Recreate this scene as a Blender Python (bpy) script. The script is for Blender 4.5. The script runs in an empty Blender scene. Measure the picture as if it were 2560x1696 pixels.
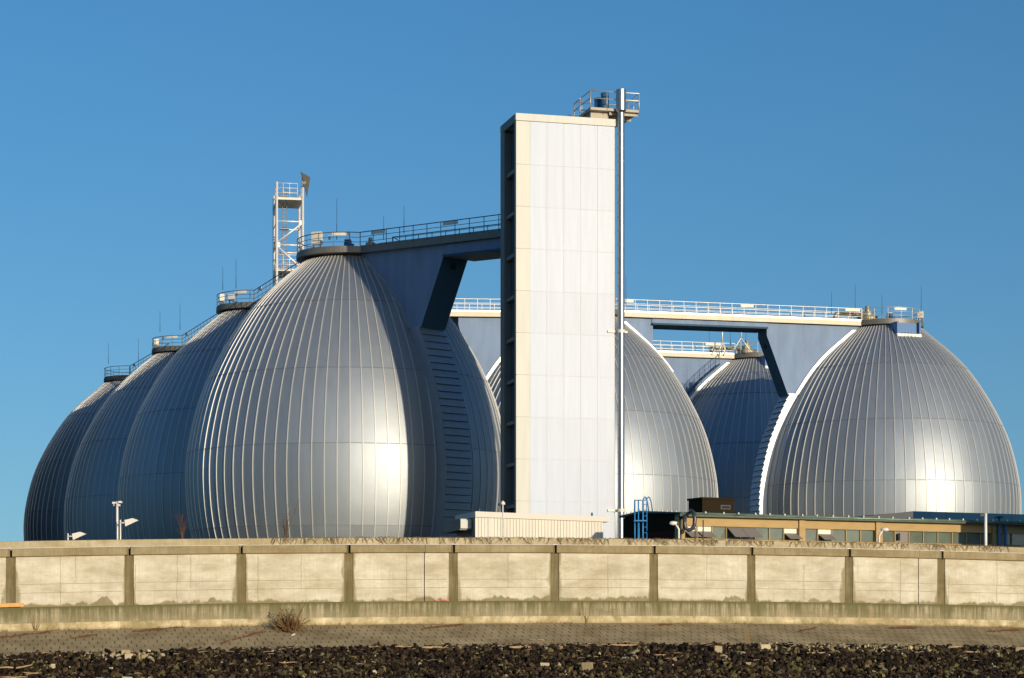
import bpy, math, random
from mathutils import Vector, noise

random.seed(7)
sc = bpy.context.scene
COL = sc.collection

# ------------------------------------------------------------------ camera
F = 5480.0            # focal length in photo pixels (photo is 2560 wide)
HZ = 1590.0           # horizon row in the photo
cam = bpy.data.cameras.new('camera')
camo = bpy.data.objects.new('camera', cam)
COL.objects.link(camo)
camo.location = (0, 0, 0)
camo.rotation_euler = (math.radians(90), 0, 0)
cam.sensor_width = 36
cam.lens = F / 2560 * 36
cam.shift_y = (HZ - 848) / 2560
cam.clip_start = 0.5
cam.clip_end = 20000
sc.camera = camo

# ------------------------------------------------------------------ light
SUN_AZ, SUN_EL = 34.0, 10.0      # azimuth measured from behind the camera towards the right
sd = Vector((math.sin(math.radians(SUN_AZ)) * math.cos(math.radians(SUN_EL)),
             -math.cos(math.radians(SUN_AZ)) * math.cos(math.radians(SUN_EL)),
             math.sin(math.radians(SUN_EL))))
sun = bpy.data.lights.new('sun', 'SUN')
sun.energy = 4.55
sun.angle = math.radians(0.53)
sun.color = (1.0, 0.84, 0.61)
suno = bpy.data.objects.new('sun', sun)
COL.objects.link(suno)
suno.rotation_euler = sd.to_track_quat('Z', 'Y').to_euler()
w = bpy.data.worlds.new('World')
sc.world = w
w.use_nodes = True
wn = w.node_tree.nodes
wl = w.node_tree.links
bg = wn['Background']
sky = wn.new('ShaderNodeTexSky')
sky.sky_type = 'NISHITA'
sky.sun_disc = False
sky.sun_elevation = math.radians(SUN_EL)
sky.sun_rotation = math.atan2(sd.x, sd.y)
sky.air_density = 1.0
sky.dust_density = 1.3
sky.ozone_density = 3.5
sky.altitude = 60
hs = wn.new('ShaderNodeHueSaturation')
hs.inputs['Hue'].default_value = .500
hs.inputs['Saturation'].default_value = 1.18
tcw = wn.new('ShaderNodeTexCoord')
mpw = wn.new('ShaderNodeMapping')
mpw.inputs['Scale'].default_value = (1, 1, .78)
mpw.inputs['Location'].default_value = (0, 0, .075)
wl.new(tcw.outputs['Generated'], mpw.inputs['Vector'])
wl.new(mpw.outputs[0], sky.inputs['Vector'])
wl.new(sky.outputs[0], hs.inputs['Color'])
wl.new(hs.outputs[0], bg.inputs[0])
bg.inputs[1].default_value = 0.15
sc.view_settings.view_transform = 'Standard'
sc.view_settings.look = 'None'
sc.view_settings.gamma = 1
sc.view_settings.exposure = -0.12


# ------------------------------------------------------------------ helpers
def at(x, y, d):
    """a point seen at photo pixel (x, y), d metres away"""
    return Vector(((x - 1280) / F * d, d, (HZ - y) / F * d))


def tag(o, label=None, cat=None, group=None, kind=None):
    if label: o['label'] = label
    if cat: o['category'] = cat
    if group: o['group'] = group
    if kind: o['kind'] = kind
    return o


def thing(name, loc, label, cat, group=None):
    o = bpy.data.objects.new(name, None)
    COL.objects.link(o)
    o.location = loc
    o.empty_display_size = 0.5
    return tag(o, label, cat, group)


def origin(o):
    v = Vector((0, 0, 0))
    while o is not None:
        v += Vector(o.location)
        o = o.parent
    return v


class MB:
    def __init__(self):
        self.v = []; self.f = []; self.mi = []; self.sm = []

    def add(self, vs, fs, mi=0, smooth=False):
        n = len(self.v)
        self.v += [tuple(p) for p in vs]
        for f in fs:
            self.f.append([n + i for i in f]); self.mi.append(mi); self.sm.append(smooth)
        return self

    def hexa(self, p, mi=0):
        """8 points: bottom four in order, top four in the same order"""
        c = sum((Vector(q) for q in p), Vector()) / 8
        fs = [(0, 3, 2, 1), (4, 5, 6, 7), (0, 1, 5, 4), (1, 2, 6, 5), (2, 3, 7, 6), (3, 0, 4, 7)]
        a, b, d = Vector(p[0]), Vector(p[1]), Vector(p[3])
        if (b - a).cross(d - a).dot(Vector(p[4]) - a) < 0:
            fs = [f[::-1] for f in fs]
        return self.add(p, fs, mi)

    def box(self, c, s, rz=0, mi=0):
        cx, cy = math.cos(rz), math.sin(rz)
        pts = []
        for dz in (-.5, .5):
            for dx, dy in ((-.5, -.5), (.5, -.5), (.5, .5), (-.5, .5)):
                x, y = dx * s[0], dy * s[1]
                pts.append((c[0] + x * cx - y * cy, c[1] + x * cy + y * cx, c[2] + dz * s[2]))
        return self.hexa(pts, mi)

    def obox(self, o, ex, ey, u0, u1, v0, v1, z0, z1, mi=0):
        """box in a local frame"""
        pts = []
        for z in (z0, z1):
            for u, v in ((u0, v0), (u1, v0), (u1, v1), (u0, v1)):
                pts.append((o[0] + ex[0] * u + ey[0] * v, o[1] + ex[1] * u + ey[1] * v, z))
        return self.hexa(pts, mi)

    def bar(self, a, b, wd, h=None, mi=0):
        a = Vector(a); b = Vector(b); h = h or wd
        d = (b - a).normalized()
        up = Vector((0, 0, 1)) if abs(d.z) < .95 else Vector((0, 1, 0))
        s = d.cross(up).normalized(); u = s.cross(d).normalized()
        s *= wd / 2; u *= h / 2
        return self.hexa([a - s - u, a + s - u, a + s + u, a - s + u, b - s - u, b + s - u, b + s + u, b - s + u], mi)

    def tube(self, pts, r, n=6, mi=0, cap=True, smooth=True):
        pts = [Vector(p) for p in pts]
        rs = r if isinstance(r, (list, tuple)) else [r] * len(pts)
        vs = []; fs = []
        prev = None
        for i, p in enumerate(pts):
            if i == 0: d = pts[1] - p
            elif i == len(pts) - 1: d = p - pts[i - 1]
            else: d = (pts[i + 1] - p).normalized() + (p - pts[i - 1]).normalized()
            d.normalize()
            if prev is None:
                up = Vector((0, 0, 1)) if abs(d.z) < .9 else Vector((0, 1, 0))
                s = d.cross(up).normalized()
            else:
                s = (prev - d * prev.dot(d)).normalized()
            prev = s
            u = d.cross(s)
            for k in range(n):
                a = 2 * math.pi * k / n
                vs.append(p + s * math.cos(a) * rs[i] + u * math.sin(a) * rs[i])
        for i in range(len(pts) - 1):
            for k in range(n):
                a = i * n + k; b = i * n + (k + 1) % n
                fs.append((a, b, b + n, a + n))
        self.add(vs, fs, mi, smooth)
        if cap:
            m = (len(pts) - 1) * n
            base = len(self.v) - len(vs)
            self.f.append([base + k for k in range(n)][::-1]); self.mi.append(mi); self.sm.append(False)
            self.f.append([base + m + k for k in range(n)]); self.mi.append(mi); self.sm.append(False)
        return self

    def lathe(self, c, prof, n=48, mi=0, smooth=False, a0=0, a1=2 * math.pi):
        vs = []; fs = []
        full = abs(a1 - a0 - 2 * math.pi) < 1e-6
        m = n if full else n + 1
        for r, z in prof:
            for k in range(m):
                a = a0 + (a1 - a0) * k / n
                vs.append((c[0] + r * math.cos(a), c[1] + r * math.sin(a), c[2] + z))
        for i in range(len(prof) - 1):
            for k in range(n):
                a = i * m + k; b = i * m + (k + 1) % m
                fs.append((a, b, b + m, a + m))
        return self.add(vs, fs, mi, smooth)

    def prism(self, poly, off, mi=0):
        """planar polygon (list of Vectors) extruded by vector off"""
        n = len(poly); off = Vector(off)
        vs = [Vector(p) for p in poly] + [Vector(p) + off for p in poly]
        nrm = Vector()
        for i in range(n):
            nrm += Vector(poly[i]).cross(Vector(poly[(i + 1) % n]))
        flip = nrm.dot(off) > 0
        fs = [tuple(range(n)), tuple(range(2 * n - 1, n - 1, -1))]
        for i in range(n):
            j = (i + 1) % n
            fs.append((i, i + n, j + n, j))
        if flip: fs = [f[::-1] for f in fs]
        return self.add(vs, fs, mi)

    def build(self, name, mat, parent=None, bevel=0):
        me = bpy.data.meshes.new(name)
        o0 = origin(parent) if parent is not None else Vector((0, 0, 0))
        if parent is None and self.v:
            n = len(self.v)
            xs = [p[0] for p in self.v]; ys = [p[1] for p in self.v]; zs = [p[2] for p in self.v]
            o0 = Vector(((min(xs) + max(xs)) / 2, (min(ys) + max(ys)) / 2, min(zs)))
        me.from_pydata([(p[0] - o0.x, p[1] - o0.y, p[2] - o0.z) for p in self.v], [], self.f)
        for m in (mat if isinstance(mat, (list, tuple)) else [mat]):
            me.materials.append(m)
        me.polygons.foreach_set('material_index', self.mi)
        me.polygons.foreach_set('use_smooth', self.sm)
        me.update()
        o = bpy.data.objects.new(name, me)
        COL.objects.link(o)
        if parent is not None: o.parent = parent
        else: o.location = o0
        if bevel:
            b = o.modifiers.new('bevel', 'BEVEL'); b.width = bevel; b.segments = 1; b.limit_method = 'ANGLE'
        return o


# ------------------------------------------------------------------ materials
def mat(name, col, rough=.6, metal=0, spec=.5, var=0, vscale=1.0, vstretch=(1, 1, 1), bump=0, bscale=20, streak=None, tint=None, rvar=0, island=0):
    m = bpy.data.materials.new(name); m.use_nodes = True
    nt = m.node_tree; b = nt.nodes['Principled BSDF']
    b.inputs['Base Color'].default_value = (*col, 1)
    b.inputs['Roughness'].default_value = rough
    b.inputs['Metallic'].default_value = metal
    b.inputs['Specular IOR Level'].default_value = spec
    N = nt.nodes.new; L = nt.links.new
    geo = N('ShaderNodeNewGeometry')
    if var:
        mp = N('ShaderNodeMapping'); mp.inputs['Scale'].default_value = [vscale * s for s in vstretch]
        L(geo.outputs['Position'], mp.inputs['Vector'])
        no = N('ShaderNodeTexNoise'); no.inputs['Detail'].default_value = 6; no.inputs['Roughness'].default_value = .6
        no.inputs['Scale'].default_value = 1
        L(mp.outputs[0], no.inputs['Vector'])
        mr = N('ShaderNodeMapRange'); mr.inputs['From Min'].default_value = .3; mr.inputs['From Max'].default_value = .7
        L(no.outputs['Fac'], mr.inputs['Value'])
        mx = N('ShaderNodeMix'); mx.data_type = 'RGBA'
        c2 = tint if tint else tuple(max(0, c * (1 - var)) for c in col)
        c1 = col if tint else tuple(min(1, c * (1 + var)) for c in col)
        mx.inputs['A'].default_value = (*c1, 1); mx.inputs['B'].default_value = (*c2, 1)
        L(mr.outputs[0], mx.inputs['Factor']); L(mx.outputs['Result'], b.inputs['Base Color'])
        if island:
            ma = N('ShaderNodeMapRange'); ma.inputs['To Min'].default_value = 1 - island; ma.inputs['To Max'].default_value = 1 + island
            L(geo.outputs['Random Per Island'], ma.inputs['Value'])
            m3 = N('ShaderNodeMix'); m3.data_type = 'RGBA'; m3.blend_type = 'MULTIPLY'; m3.inputs['Factor'].default_value = 1
            L(mx.outputs['Result'], m3.inputs['A']); L(ma.outputs[0], m3.inputs['B']); L(m3.outputs['Result'], b.inputs['Base Color'])
        if rvar:
            m2 = N('ShaderNodeMapRange'); m2.inputs['To Min'].default_value = rough - rvar; m2.inputs['To Max'].default_value = rough + rvar
            L(no.outputs['Fac'], m2.inputs['Value']); L(m2.outputs[0], b.inputs['Roughness'])
    if bump:
        n2 = N('ShaderNodeTexNoise'); n2.inputs['Scale'].default_value = bscale; n2.inputs['Detail'].default_value = 8
        L(geo.outputs['Position'], n2.inputs['Vector'])
        bp = N('ShaderNodeBump'); bp.inputs['Strength'].default_value = bump; bp.inputs['Distance'].default_value = .02
        L(n2.outputs['Fac'], bp.inputs['Height']); L(bp.outputs[0], b.inputs['Normal'])
    return m


M = {}
M['rib'] = mat('rib_metal', (.54, .535, .51), .5, .4)
M['seam'] = mat('seam_metal', (.22, .23, .24), .6, .5)
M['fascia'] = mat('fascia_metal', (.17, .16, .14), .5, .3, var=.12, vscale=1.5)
M['collar'] = mat('collar_metal', (.06, .06, .06), .5, .3)
M['darkmetal'] = mat('dark_painted_steel', (.03, .05, .075), .5, .2)
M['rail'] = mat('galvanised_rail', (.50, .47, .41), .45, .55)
M['raildark'] = mat('dark_rail', (.13, .13, .125), .5, .3)  # darker rail steel, also on legs, small boxes and the antenna
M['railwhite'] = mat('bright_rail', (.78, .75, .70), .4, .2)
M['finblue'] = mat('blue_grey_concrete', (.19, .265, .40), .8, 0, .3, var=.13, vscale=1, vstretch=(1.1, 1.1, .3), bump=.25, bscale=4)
M['findark'] = mat('dark_blue_surface', (.035, .085, .135), .7, 0, .2)
M['spine'] = mat('spine_metal', (.38, .40, .43), .5, .6, var=.06, vscale=2)
M['trim'] = mat('flashing_metal', (.80, .78, .74), .45, .2)
M['white'] = mat('white_panel', (.43, .49, .60), .42, 0, .3, var=.05, vscale=1, vstretch=(3, 3, .25), island=.03)
M['cream'] = mat('cream_panel', (.47, .475, .44), .42, 0, .3, var=.06, vscale=1, vstretch=(3, 3, .25), island=.03)
M['joint'] = mat('panel_joint', (.55, .52, .46), .8)
M['bluegreypanel'] = mat('dark_panel', (.19, .18, .165), .6, 0, .3, var=.1, vscale=.8)
M['recess'] = mat('recess_panel', (.09, .088, .08), .5, 0, .3)
M['glass'] = mat('dark_glass', (.02, .035, .05), .08, 0, .7)
M['chrome'] = mat('stainless_steel', (.40, .405, .40), .33, .95, var=.08, vscale=2)
M['concrete'] = mat('roof_concrete', (.46, .41, .34), .85, 0, .2, var=.10, vscale=2, bump=.2)
M['blueduct'] = mat('blue_duct', (.06, .16, .27), .4, .4)
M['bluemotor'] = mat('blue_motor_paint', (.015, .08, .20), .4)
M['olive'] = mat('greenish_metal', (.30, .27, .19), .5, .35, var=.15, vscale=4)
M['cabinet'] = mat('cabinet_paint', (.66, .62, .54), .5)
M['shed'] = mat('shed_cladding', (.66, .62, .53), .6, var=.05, vscale=1, vstretch=(3, 3, .4), island=.04)
M['shedgap'] = mat('shed_groove', (.25, .23, .2), .7)
M['shedroof'] = mat('shed_fascia', (.62, .58, .52), .6)
M['shutter'] = mat('roller_shutter', (.05, .055, .065), .5)
M['beige'] = mat('beige_fascia', (.41, .285, .13), .75, 0, .3, var=.10, vscale=1.2, vstretch=(1, 1, 3))
M['brown'] = mat('brown_panel', (.075, .024, .016), .95, 0, .05)
M['black'] = mat('black_panel', (.026, .019, .012), .95, 0, .05)
M['green'] = mat('copper_green_gutter', (.055, .085, .065), .5, .2, var=.3, vscale=2)
M['greydark'] = mat('rubber_pipe', (.035, .04, .05), .35, 0, .5)
M['pane'] = mat('green_window_glass', (.13, .155, .125), .12, 0, .8, var=.2, vscale=1.0)
M['paneopen'] = mat('grey_window_back', (.19, .18, .17), .5, 0, .4)
M['blind'] = mat('white_blind', (.72, .68, .58), .7)
M['bluecl'] = mat('navy_cladding', (.005, .032, .075), .8, 0, .1)
M['greycl'] = mat('grey_cladding', (.22, .22, .22), .6)
M['ladder'] = mat('blue_ladder_paint', (.02, .20, .50), .4)
M['bluepipe'] = mat('blue_downpipe', (.06, .15, .28), .4)
M['lampw'] = mat('lamp_white', (.72, .69, .63), .4)
M['twig'] = mat('bare_twig', (.13, .075, .04), .85, 0, .1)
M['twigred'] = mat('red_twig', (.15, .075, .035), .85, 0, .1)
M['dry'] = mat('dry_grass', (.28, .19, .08), .9, 0, .1)
M['leafg'] = mat('green_leaf', (.13, .20, .03), .7, 0, .2)
M['wood'] = mat('driftwood', (.40, .28, .16), .85, 0, .1, var=.2, vscale=8)
M['plank'] = mat('orange_plank', (.62, .35, .12), .7, 0, .2, var=.12, vscale=6)
M['paper'] = mat('litter', (.75, .72, .65), .8)
M['pink'] = mat('pink_paint', (.75, .25, .22), .8)
M['grass'] = mat('ground_grass', (.07, .08, .035), .95, 0, .1, var=.4, vscale=.3)


def egg_metal():
    m = bpy.data.materials.new('brushed_aluminium_cladding'); m.use_nodes = True
    nt = m.node_tree; b = nt.nodes['Principled BSDF']; N = nt.nodes.new; L = nt.links.new
    at_ = N('ShaderNodeAttribute'); at_.attribute_name = 'tone'
    tc = N('ShaderNodeTexCoord')
    mp = N('ShaderNodeMapping'); mp.inputs['Scale'].default_value = (2.2, 2.2, .25)
    L(tc.outputs['Object'], mp.inputs['Vector'])
    no = N('ShaderNodeTexNoise'); no.inputs['Scale'].default_value = 1; no.inputs['Detail'].default_value = 5
    L(mp.outputs[0], no.inputs['Vector'])
    mr = N('ShaderNodeMapRange'); mr.inputs['To Min'].default_value = .92; mr.inputs['To Max'].default_value = 1.06
    L(no.outputs['Fac'], mr.inputs['Value'])
    mu = N('ShaderNodeMath'); mu.operation = 'MULTIPLY'
    L(mr.outputs[0], mu.inputs[0]); L(at_.outputs['Fac'], mu.inputs[1])
    mx = N('ShaderNodeMix'); mx.data_type = 'RGBA'; mx.blend_type = 'MULTIPLY'; mx.inputs['Factor'].default_value = 1
    mx.inputs['A'].default_value = (.325, .362, .40, 1)
    L(mu.outputs[0], mx.inputs['B']); L(mx.outputs['Result'], b.inputs['Base Color'])
    b.inputs['Metallic'].default_value = .74
    m2 = N('ShaderNodeMapRange'); m2.inputs['To Min'].default_value = .49; m2.inputs['To Max'].default_value = .57
    L(no.outputs['Fac'], m2.inputs['Value']); L(m2.outputs[0], b.inputs['Roughness'])
    n2 = N('ShaderNodeTexNoise'); n2.inputs['Scale'].default_value = .9; n2.inputs['Detail'].default_value = 3
    L(tc.outputs['Object'], n2.inputs['Vector'])
    bp = N('ShaderNodeBump'); bp.inputs['Strength'].default_value = .16; bp.inputs['Distance'].default_value = .06
    L(n2.outputs['Fac'], bp.inputs['Height']); L(bp.outputs[0], b.inputs['Normal'])
    return m


M['egg'] = egg_metal()


def concrete_wall(name, base, dark, kind):
    """weathered concrete: UV.x metres along the wall, UV.y metres up"""
    m = bpy.data.materials.new(name); m.use_nodes = True
    nt = m.node_tree; b = nt.nodes['Principled BSDF']; N = nt.nodes.new; L = nt.links.new
    b.inputs['Roughness'].default_value = .9; b.inputs['Specular IOR Level'].default_value = .2
    uv = N('ShaderNodeUVMap'); uv.uv_map = 'UVMap'

    def noi(sx, sy, det=6, off=0, rough=.6):
        mp = N('ShaderNodeMapping'); mp.inputs['Scale'].default_value = (sx, sy, 1); mp.inputs['Location'].default_value = (off, off * .7, 0)
        L(uv.outputs[0], mp.inputs['Vector'])
        n = N('ShaderNodeTexNoise'); n.inputs['Scale'].default_value = 1; n.inputs['Detail'].default_value = det; n.inputs['Roughness'].default_value = rough
        L(mp.outputs[0], n.inputs['Vector'])
        return n.outputs['Fac']

    def mrange(s, a, bb, c=0, d=1):
        r = N('ShaderNodeMapRange'); r.inputs['From Min'].default_value = a; r.inputs['From Max'].default_value = bb
        r.inputs['To Min'].default_value = c; r.inputs['To Max'].default_value = d
        L(s, r.inputs['Value']); return r.outputs[0]

    def mix(f, a, bb):
        x = N('ShaderNodeMix'); x.data_type = 'RGBA'
        L(f, x.inputs['Factor'])
        for i, k in (('A', a), ('B', bb)):
            if isinstance(k, tuple): x.inputs[i].default_value = (*k, 1)
            else: L(k, x.inputs[i])
        return x.outputs['Result']

    def math_(op, a, bb):
        x = N('ShaderNodeMath'); x.operation = op; x.use_clamp = True
        for i, k in ((0, a), (1, bb)):
            if isinstance(k, (int, float)): x.inputs[i].default_value = k
            else: L(k, x.inputs[i])
        return x.outputs[0]

    sep = N('ShaderNodeSeparateXYZ'); L(uv.outputs[0], sep.inputs[0])
    U, V = sep.outputs[0], sep.outputs[1]
    lite = tuple(min(1, c * 1.2) for c in base); deep = (base[0] * .76, base[1] * .70, base[2] * .60)
    c = mix(mrange(noi(.5, 1.1, 8, 0, .7), .36, .64), lite, deep)
    c = mix(mrange(noi(9, .5, 6, 3, .7), .50, .74, 0, .6), c, deep)          # fine rain streaks
    if kind == 'panel':
        # dark growth creeping up from the foot of the panel and from its sides
        foot = math_('SUBTRACT', math_('MULTIPLY', mrange(noi(1.6, .6, 7, 11), .3, .75, 0, 1.05), mrange(noi(.28, .1, 3, 77), .35, .65, .12, 1.0)), mrange(V, 0, .62, 0, 1))
        c = mix(mrange(foot, 0, .14, 0, .9), c, dark)
        ev = N('ShaderNodeUVMap'); ev.uv_map = 'edge'; se = N('ShaderNodeSeparateXYZ'); L(ev.outputs[0], se.inputs[0])
        dist = math_('MINIMUM', se.outputs[0], se.outputs[1])
        g1 = math_('SUBTRACT', math_('MULTIPLY', mrange(noi(2.2, .7, 7, 31), .25, .8, .08, .75), mrange(noi(.33, .2, 3, 99), .35, .65, .25, 1.0)), math_('MULTIPLY', dist, 1.5))
        g1 = math_('SUBTRACT', g1, mrange(V, .0, 1.9, 0, .22))
        c = mix(mrange(g1, 0, .12, 0, .75), c, dark)
        c = mix(mrange(noi(.9, .35, 8, 52, .7), .50, .72, 0, .45), c, tuple(x * .72 for x in base))
        c = mix(mrange(noi(1.3, 3.2, 8, 71, .7), .56, .70, 0, .35), c, tuple(min(1, x * 1.3) for x in base))
        blot = mrange(noi(.55, .75, 8, 23, .7), .66, .72, 0, .5)
        c = mix(blot, c, tuple(x * .62 for x in base))
    if kind == 'band':
        st = mrange(noi(5.5, .35, 7, 5, .75), .38, .56)
        top = mrange(V, .12, .64, 0, 1)
        c = mix(math_('MULTIPLY', st, mrange(V, .0, .62, .5, 1.0)), c, dark)
        c = mix(mrange(V, .47, .62, 0, .9), c, dark)
        c = mix(mrange(noi(.22, .5, 5, 40), .56, .68, 0, .75), c, dark)
        ev = N('ShaderNodeUVMap'); ev.uv_map = 'edge'; se = N('ShaderNodeSeparateXYZ'); L(ev.outputs[0], se.inputs[0])
        dd = math_('SUBTRACT', math_('SUBTRACT', mrange(noi(3.5, .5, 8, 61, .75), .25, .75, .15, 1.1), se.outputs[0]), math_('MULTIPLY', math_('SUBTRACT', .64, V), .55))
        c = mix(mrange(dd, 0, .45, 0, .85), c, tuple(x * 1.15 for x in dark))
    if kind == 'kerb':
        c = mix(mrange(noi(1.4, .9, 7, 9, .75), .38, .60, 0, .95), c, dark)
        c = mix(mrange(V, .10, .0, 0, .75), c, dark)
    if kind == 'coping':
        c = mix(mrange(noi(6, .8, 7, 15, .7), .40, .7, 0, .55), c, dark)
    if kind == 'pilaster':
        c = mix(mrange(noi(7, .5, 7, 19, .7), .35, .7, .15, .95), c, dark)
    L(c, b.inputs['Base Color'])
    n2 = N('ShaderNodeTexNoise'); n2.inputs['Scale'].default_value = 6; n2.inputs['Detail'].default_value = 8
    L(uv.outputs[0], n2.inputs['Vector'])
    bp = N('ShaderNodeBump'); bp.inputs['Strength'].default_value = .35; bp.inputs['Distance'].default_value = .02
    L(n2.outputs['Fac'], bp.inputs['Height']); L(bp.outputs[0], b.inputs['Normal'])
    return m


CREAM = (.53, .50, .41)
M['w_panel'] = concrete_wall('wall_panel_concrete', CREAM, (.20, .165, .075), 'panel')
M['w_band'] = concrete_wall('stained_ledge_concrete', (.36, .315, .215), (.11, .103, .045), 'band')
M['w_kerb'] = concrete_wall('kerb_concrete', (.58, .50, .33), (.27, .22, .11), 'kerb')
M['w_coping'] = concrete_wall('coping_concrete', (.30, .25, .15), (.17, .14, .07), 'coping')
M['w_pilaster'] = concrete_wall('stained_pilaster_concrete', (.24, .20, .115), (.095, .078, .035), 'pilaster')
M['w_upper'] = concrete_wall('upper_wall_concrete', (.46, .40, .27), (.24, .20, .11), 'coping')
M['capgrey'] = mat('lead_cap', (.52, .52, .54), .6, .1)
M['crackm'] = mat('crack_dirt', (.20, .16, .09), .95, 0, .1)
M['slot'] = mat('open_joint', (.02, .018, .015), .9)


def paving_mat():
    m = bpy.data.materials.new('pierced_block_paving'); m.use_nodes = True
    nt = m.node_tree; b = nt.nodes['Principled BSDF']; N = nt.nodes.new; L = nt.links.new
    b.inputs['Roughness'].default_value = .9; b.inputs['Specular IOR Level'].default_value = .2
    uv = N('ShaderNodeUVMap'); sep = N('ShaderNodeSeparateXYZ'); L(uv.outputs[0], sep.inputs[0])

    def mt(op, a, bb=None, clamp=False):
        x = N('ShaderNodeMath'); x.operation = op; x.use_clamp = clamp
        for i, k in ((0, a), (1, bb)):
            if k is None: continue
            if isinstance(k, (int, float)): x.inputs[i].default_value = k
            else: L(k, x.inputs[i])
        return x.outputs[0]
    U, V = sep.outputs[0], sep.outputs[1]
    wn_ = N('ShaderNodeTexNoise'); wn_.inputs['Scale'].default_value = .5; wn_.inputs['Detail'].default_value = 3
    L(uv.outputs[0], wn_.inputs['Vector'])
    V2 = mt('MULTIPLY', V, 1 / .55)
    row = mt('FLOOR', V2)
    off = mt('MULTIPLY', mt('FRACT', mt('MULTIPLY', row, .5)), 1.0)
    U2 = mt('ADD', mt('ADD', mt('MULTIPLY', U, 1 / .33), off), mt('MULTIPLY', wn_.outputs['Fac'], .4))
    fu = mt('FRACT', U2); fv = mt('FRACT', V2)
    cell = N('ShaderNodeTexWhiteNoise'); cell.noise_dimensions = '2D'
    cv = N('ShaderNodeCombineXYZ'); L(mt('FLOOR', U2), cv.inputs[0]); L(row, cv.inputs[1]); L(cv.outputs[0], cell.inputs['Vector'])
    du = mt('ABSOLUTE', mt('SUBTRACT', fu, .5)); dv = mt('ABSOLUTE', mt('SUBTRACT', fv, .5))
    slot = mt('MULTIPLY', mt('LESS_THAN', du, .075), mt('LESS_THAN', dv, mt('ADD', mt('MULTIPLY', cell.outputs['Value'], .22), .16)))
    n1 = N('ShaderNodeTexNoise'); n1.inputs['Scale'].default_value = .6; n1.inputs['Detail'].default_value = 8; n1.inputs['Roughness'].default_value = .65
    L(uv.outputs[0], n1.inputs['Vector'])
    cr = N('ShaderNodeValToRGB'); cr.color_ramp.elements[0].position = .3; cr.color_ramp.elements[0].color = (.18, .138, .068, 1)
    cr.color_ramp.elements[1].position = .7; cr.color_ramp.elements[1].color = (.42, .33, .19, 1)
    L(n1.outputs['Fac'], cr.inputs[0])
    n3 = N('ShaderNodeTexNoise'); n3.inputs['Scale'].default_value = 1; n3.inputs['Detail'].default_value = 6; n3.inputs['Roughness'].default_value = .7
    mp = N('ShaderNodeMapping'); mp.inputs['Scale'].default_value = (.7, 1.6, 1); mp.inputs['Rotation'].default_value = (0, 0, .5); L(uv.outputs[0], mp.inputs['Vector']); L(mp.outputs[0], n3.inputs['Vector'])
    deb = N('ShaderNodeMapRange'); deb.inputs['From Min'].default_value = .60; deb.inputs['From Max'].default_value = .72; deb.inputs['To Max'].default_value = .7
    L(n3.outputs['Fac'], deb.inputs['Value'])
    m1 = N('ShaderNodeMix'); m1.data_type = 'RGBA'; L(deb.outputs[0], m1.inputs['Factor']); L(cr.outputs[0], m1.inputs['A']); m1.inputs['B'].default_value = (.12, .075, .035, 1)
    m2 = N('ShaderNodeMix'); m2.data_type = 'RGBA'; L(mt('MULTIPLY', slot, .78), m2.inputs['Factor']); L(m1.outputs['Result'], m2.inputs['A']); m2.inputs['B'].default_value = (.05, .032, .015, 1)
    L(m2.outputs['Result'], b.inputs['Base Color'])
    bp = N('ShaderNodeBump'); bp.inputs['Strength'].default_value = .5; bp.inputs['Distance'].default_value = .03
    n4 = N('ShaderNodeTexNoise'); n4.inputs['Scale'].default_value = 7; n4.inputs['Detail'].default_value = 8; L(uv.outputs[0], n4.inputs['Vector'])
    L(n4.outputs['Fac'], bp.inputs['Height']); L(bp.outputs[0], b.inputs['Normal'])
    return m


M['paving'] = paving_mat()
M['guttop'] = mat('pale_green_gutter_edge', (.15, .22, .16), .4, .3, var=.5, vscale=1.2)


def stone_mat():
    m = bpy.data.materials.new('riprap_stone'); m.use_nodes = True
    nt = m.node_tree; b = nt.nodes['Principled BSDF']; N = nt.nodes.new; L = nt.links.new
    b.inputs['Roughness'].default_value = .9; b.inputs['Specular IOR Level'].default_value = .12
    a = N('ShaderNodeAttribute'); a.attribute_name = 'tone'
    cr = N('ShaderNodeValToRGB'); e = cr.color_ramp.elements
    e[0].position = 0; e[0].color = (.010, .0075, .006, 1)
    e[1].position = 1; e[1].color = (.52, .43, .28, 1)
    for p, c in ((.40, (.030, .020, .012)), (.70, (.075, .052, .028)), (.86, (.11, .095, .035)), (.94, (.24, .19, .11))):
        x = e.new(p); x.color = (*c, 1)
    L(a.outputs['Fac'], cr.inputs[0])
    n = N('ShaderNodeTexNoise'); n.inputs['Scale'].default_value = 9; n.inputs['Detail'].default_value = 6
    g = N('ShaderNodeNewGeometry'); L(g.outputs['Position'], n.inputs['Vector'])
    mx = N('ShaderNodeMix'); mx.data_type = 'RGBA'; mx.blend_type = 'MULTIPLY'; mx.inputs['Factor'].default_value = 1
    mr = N('ShaderNodeMapRange'); mr.inputs['To Min'].default_value = .6; mr.inputs['To Max'].default_value = 1.4; L(n.outputs['Fac'], mr.inputs['Value'])
    L(cr.outputs[0], mx.inputs['A']); L(mr.outputs[0], mx.inputs['B']); L(mx.outputs['Result'], b.inputs['Base Color'])
    return m


M['stone'] = stone_mat()
M['gravelbed'] = mat('gravel_bed_soil', (.03, .024, .018), .95, 0, .1, var=.4, vscale=3, bump=.5, bscale=8)
mw = mat('river_water', (.02, .03, .035), .12, 0, .5, bump=.4, bscale=.8)
M['water'] = mw

# ------------------------------------------------------------------ flood wall frame
WA = Vector((-20.6, 88.2)); WD = Vector((.9732, .2299)); WN = Vector((-.2299, .9732))   # WN points away from the camera


def z0(s):
    s = max(-10, min(56, s))
    return .16 + .0287 * s - .000541 * s * s


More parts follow.
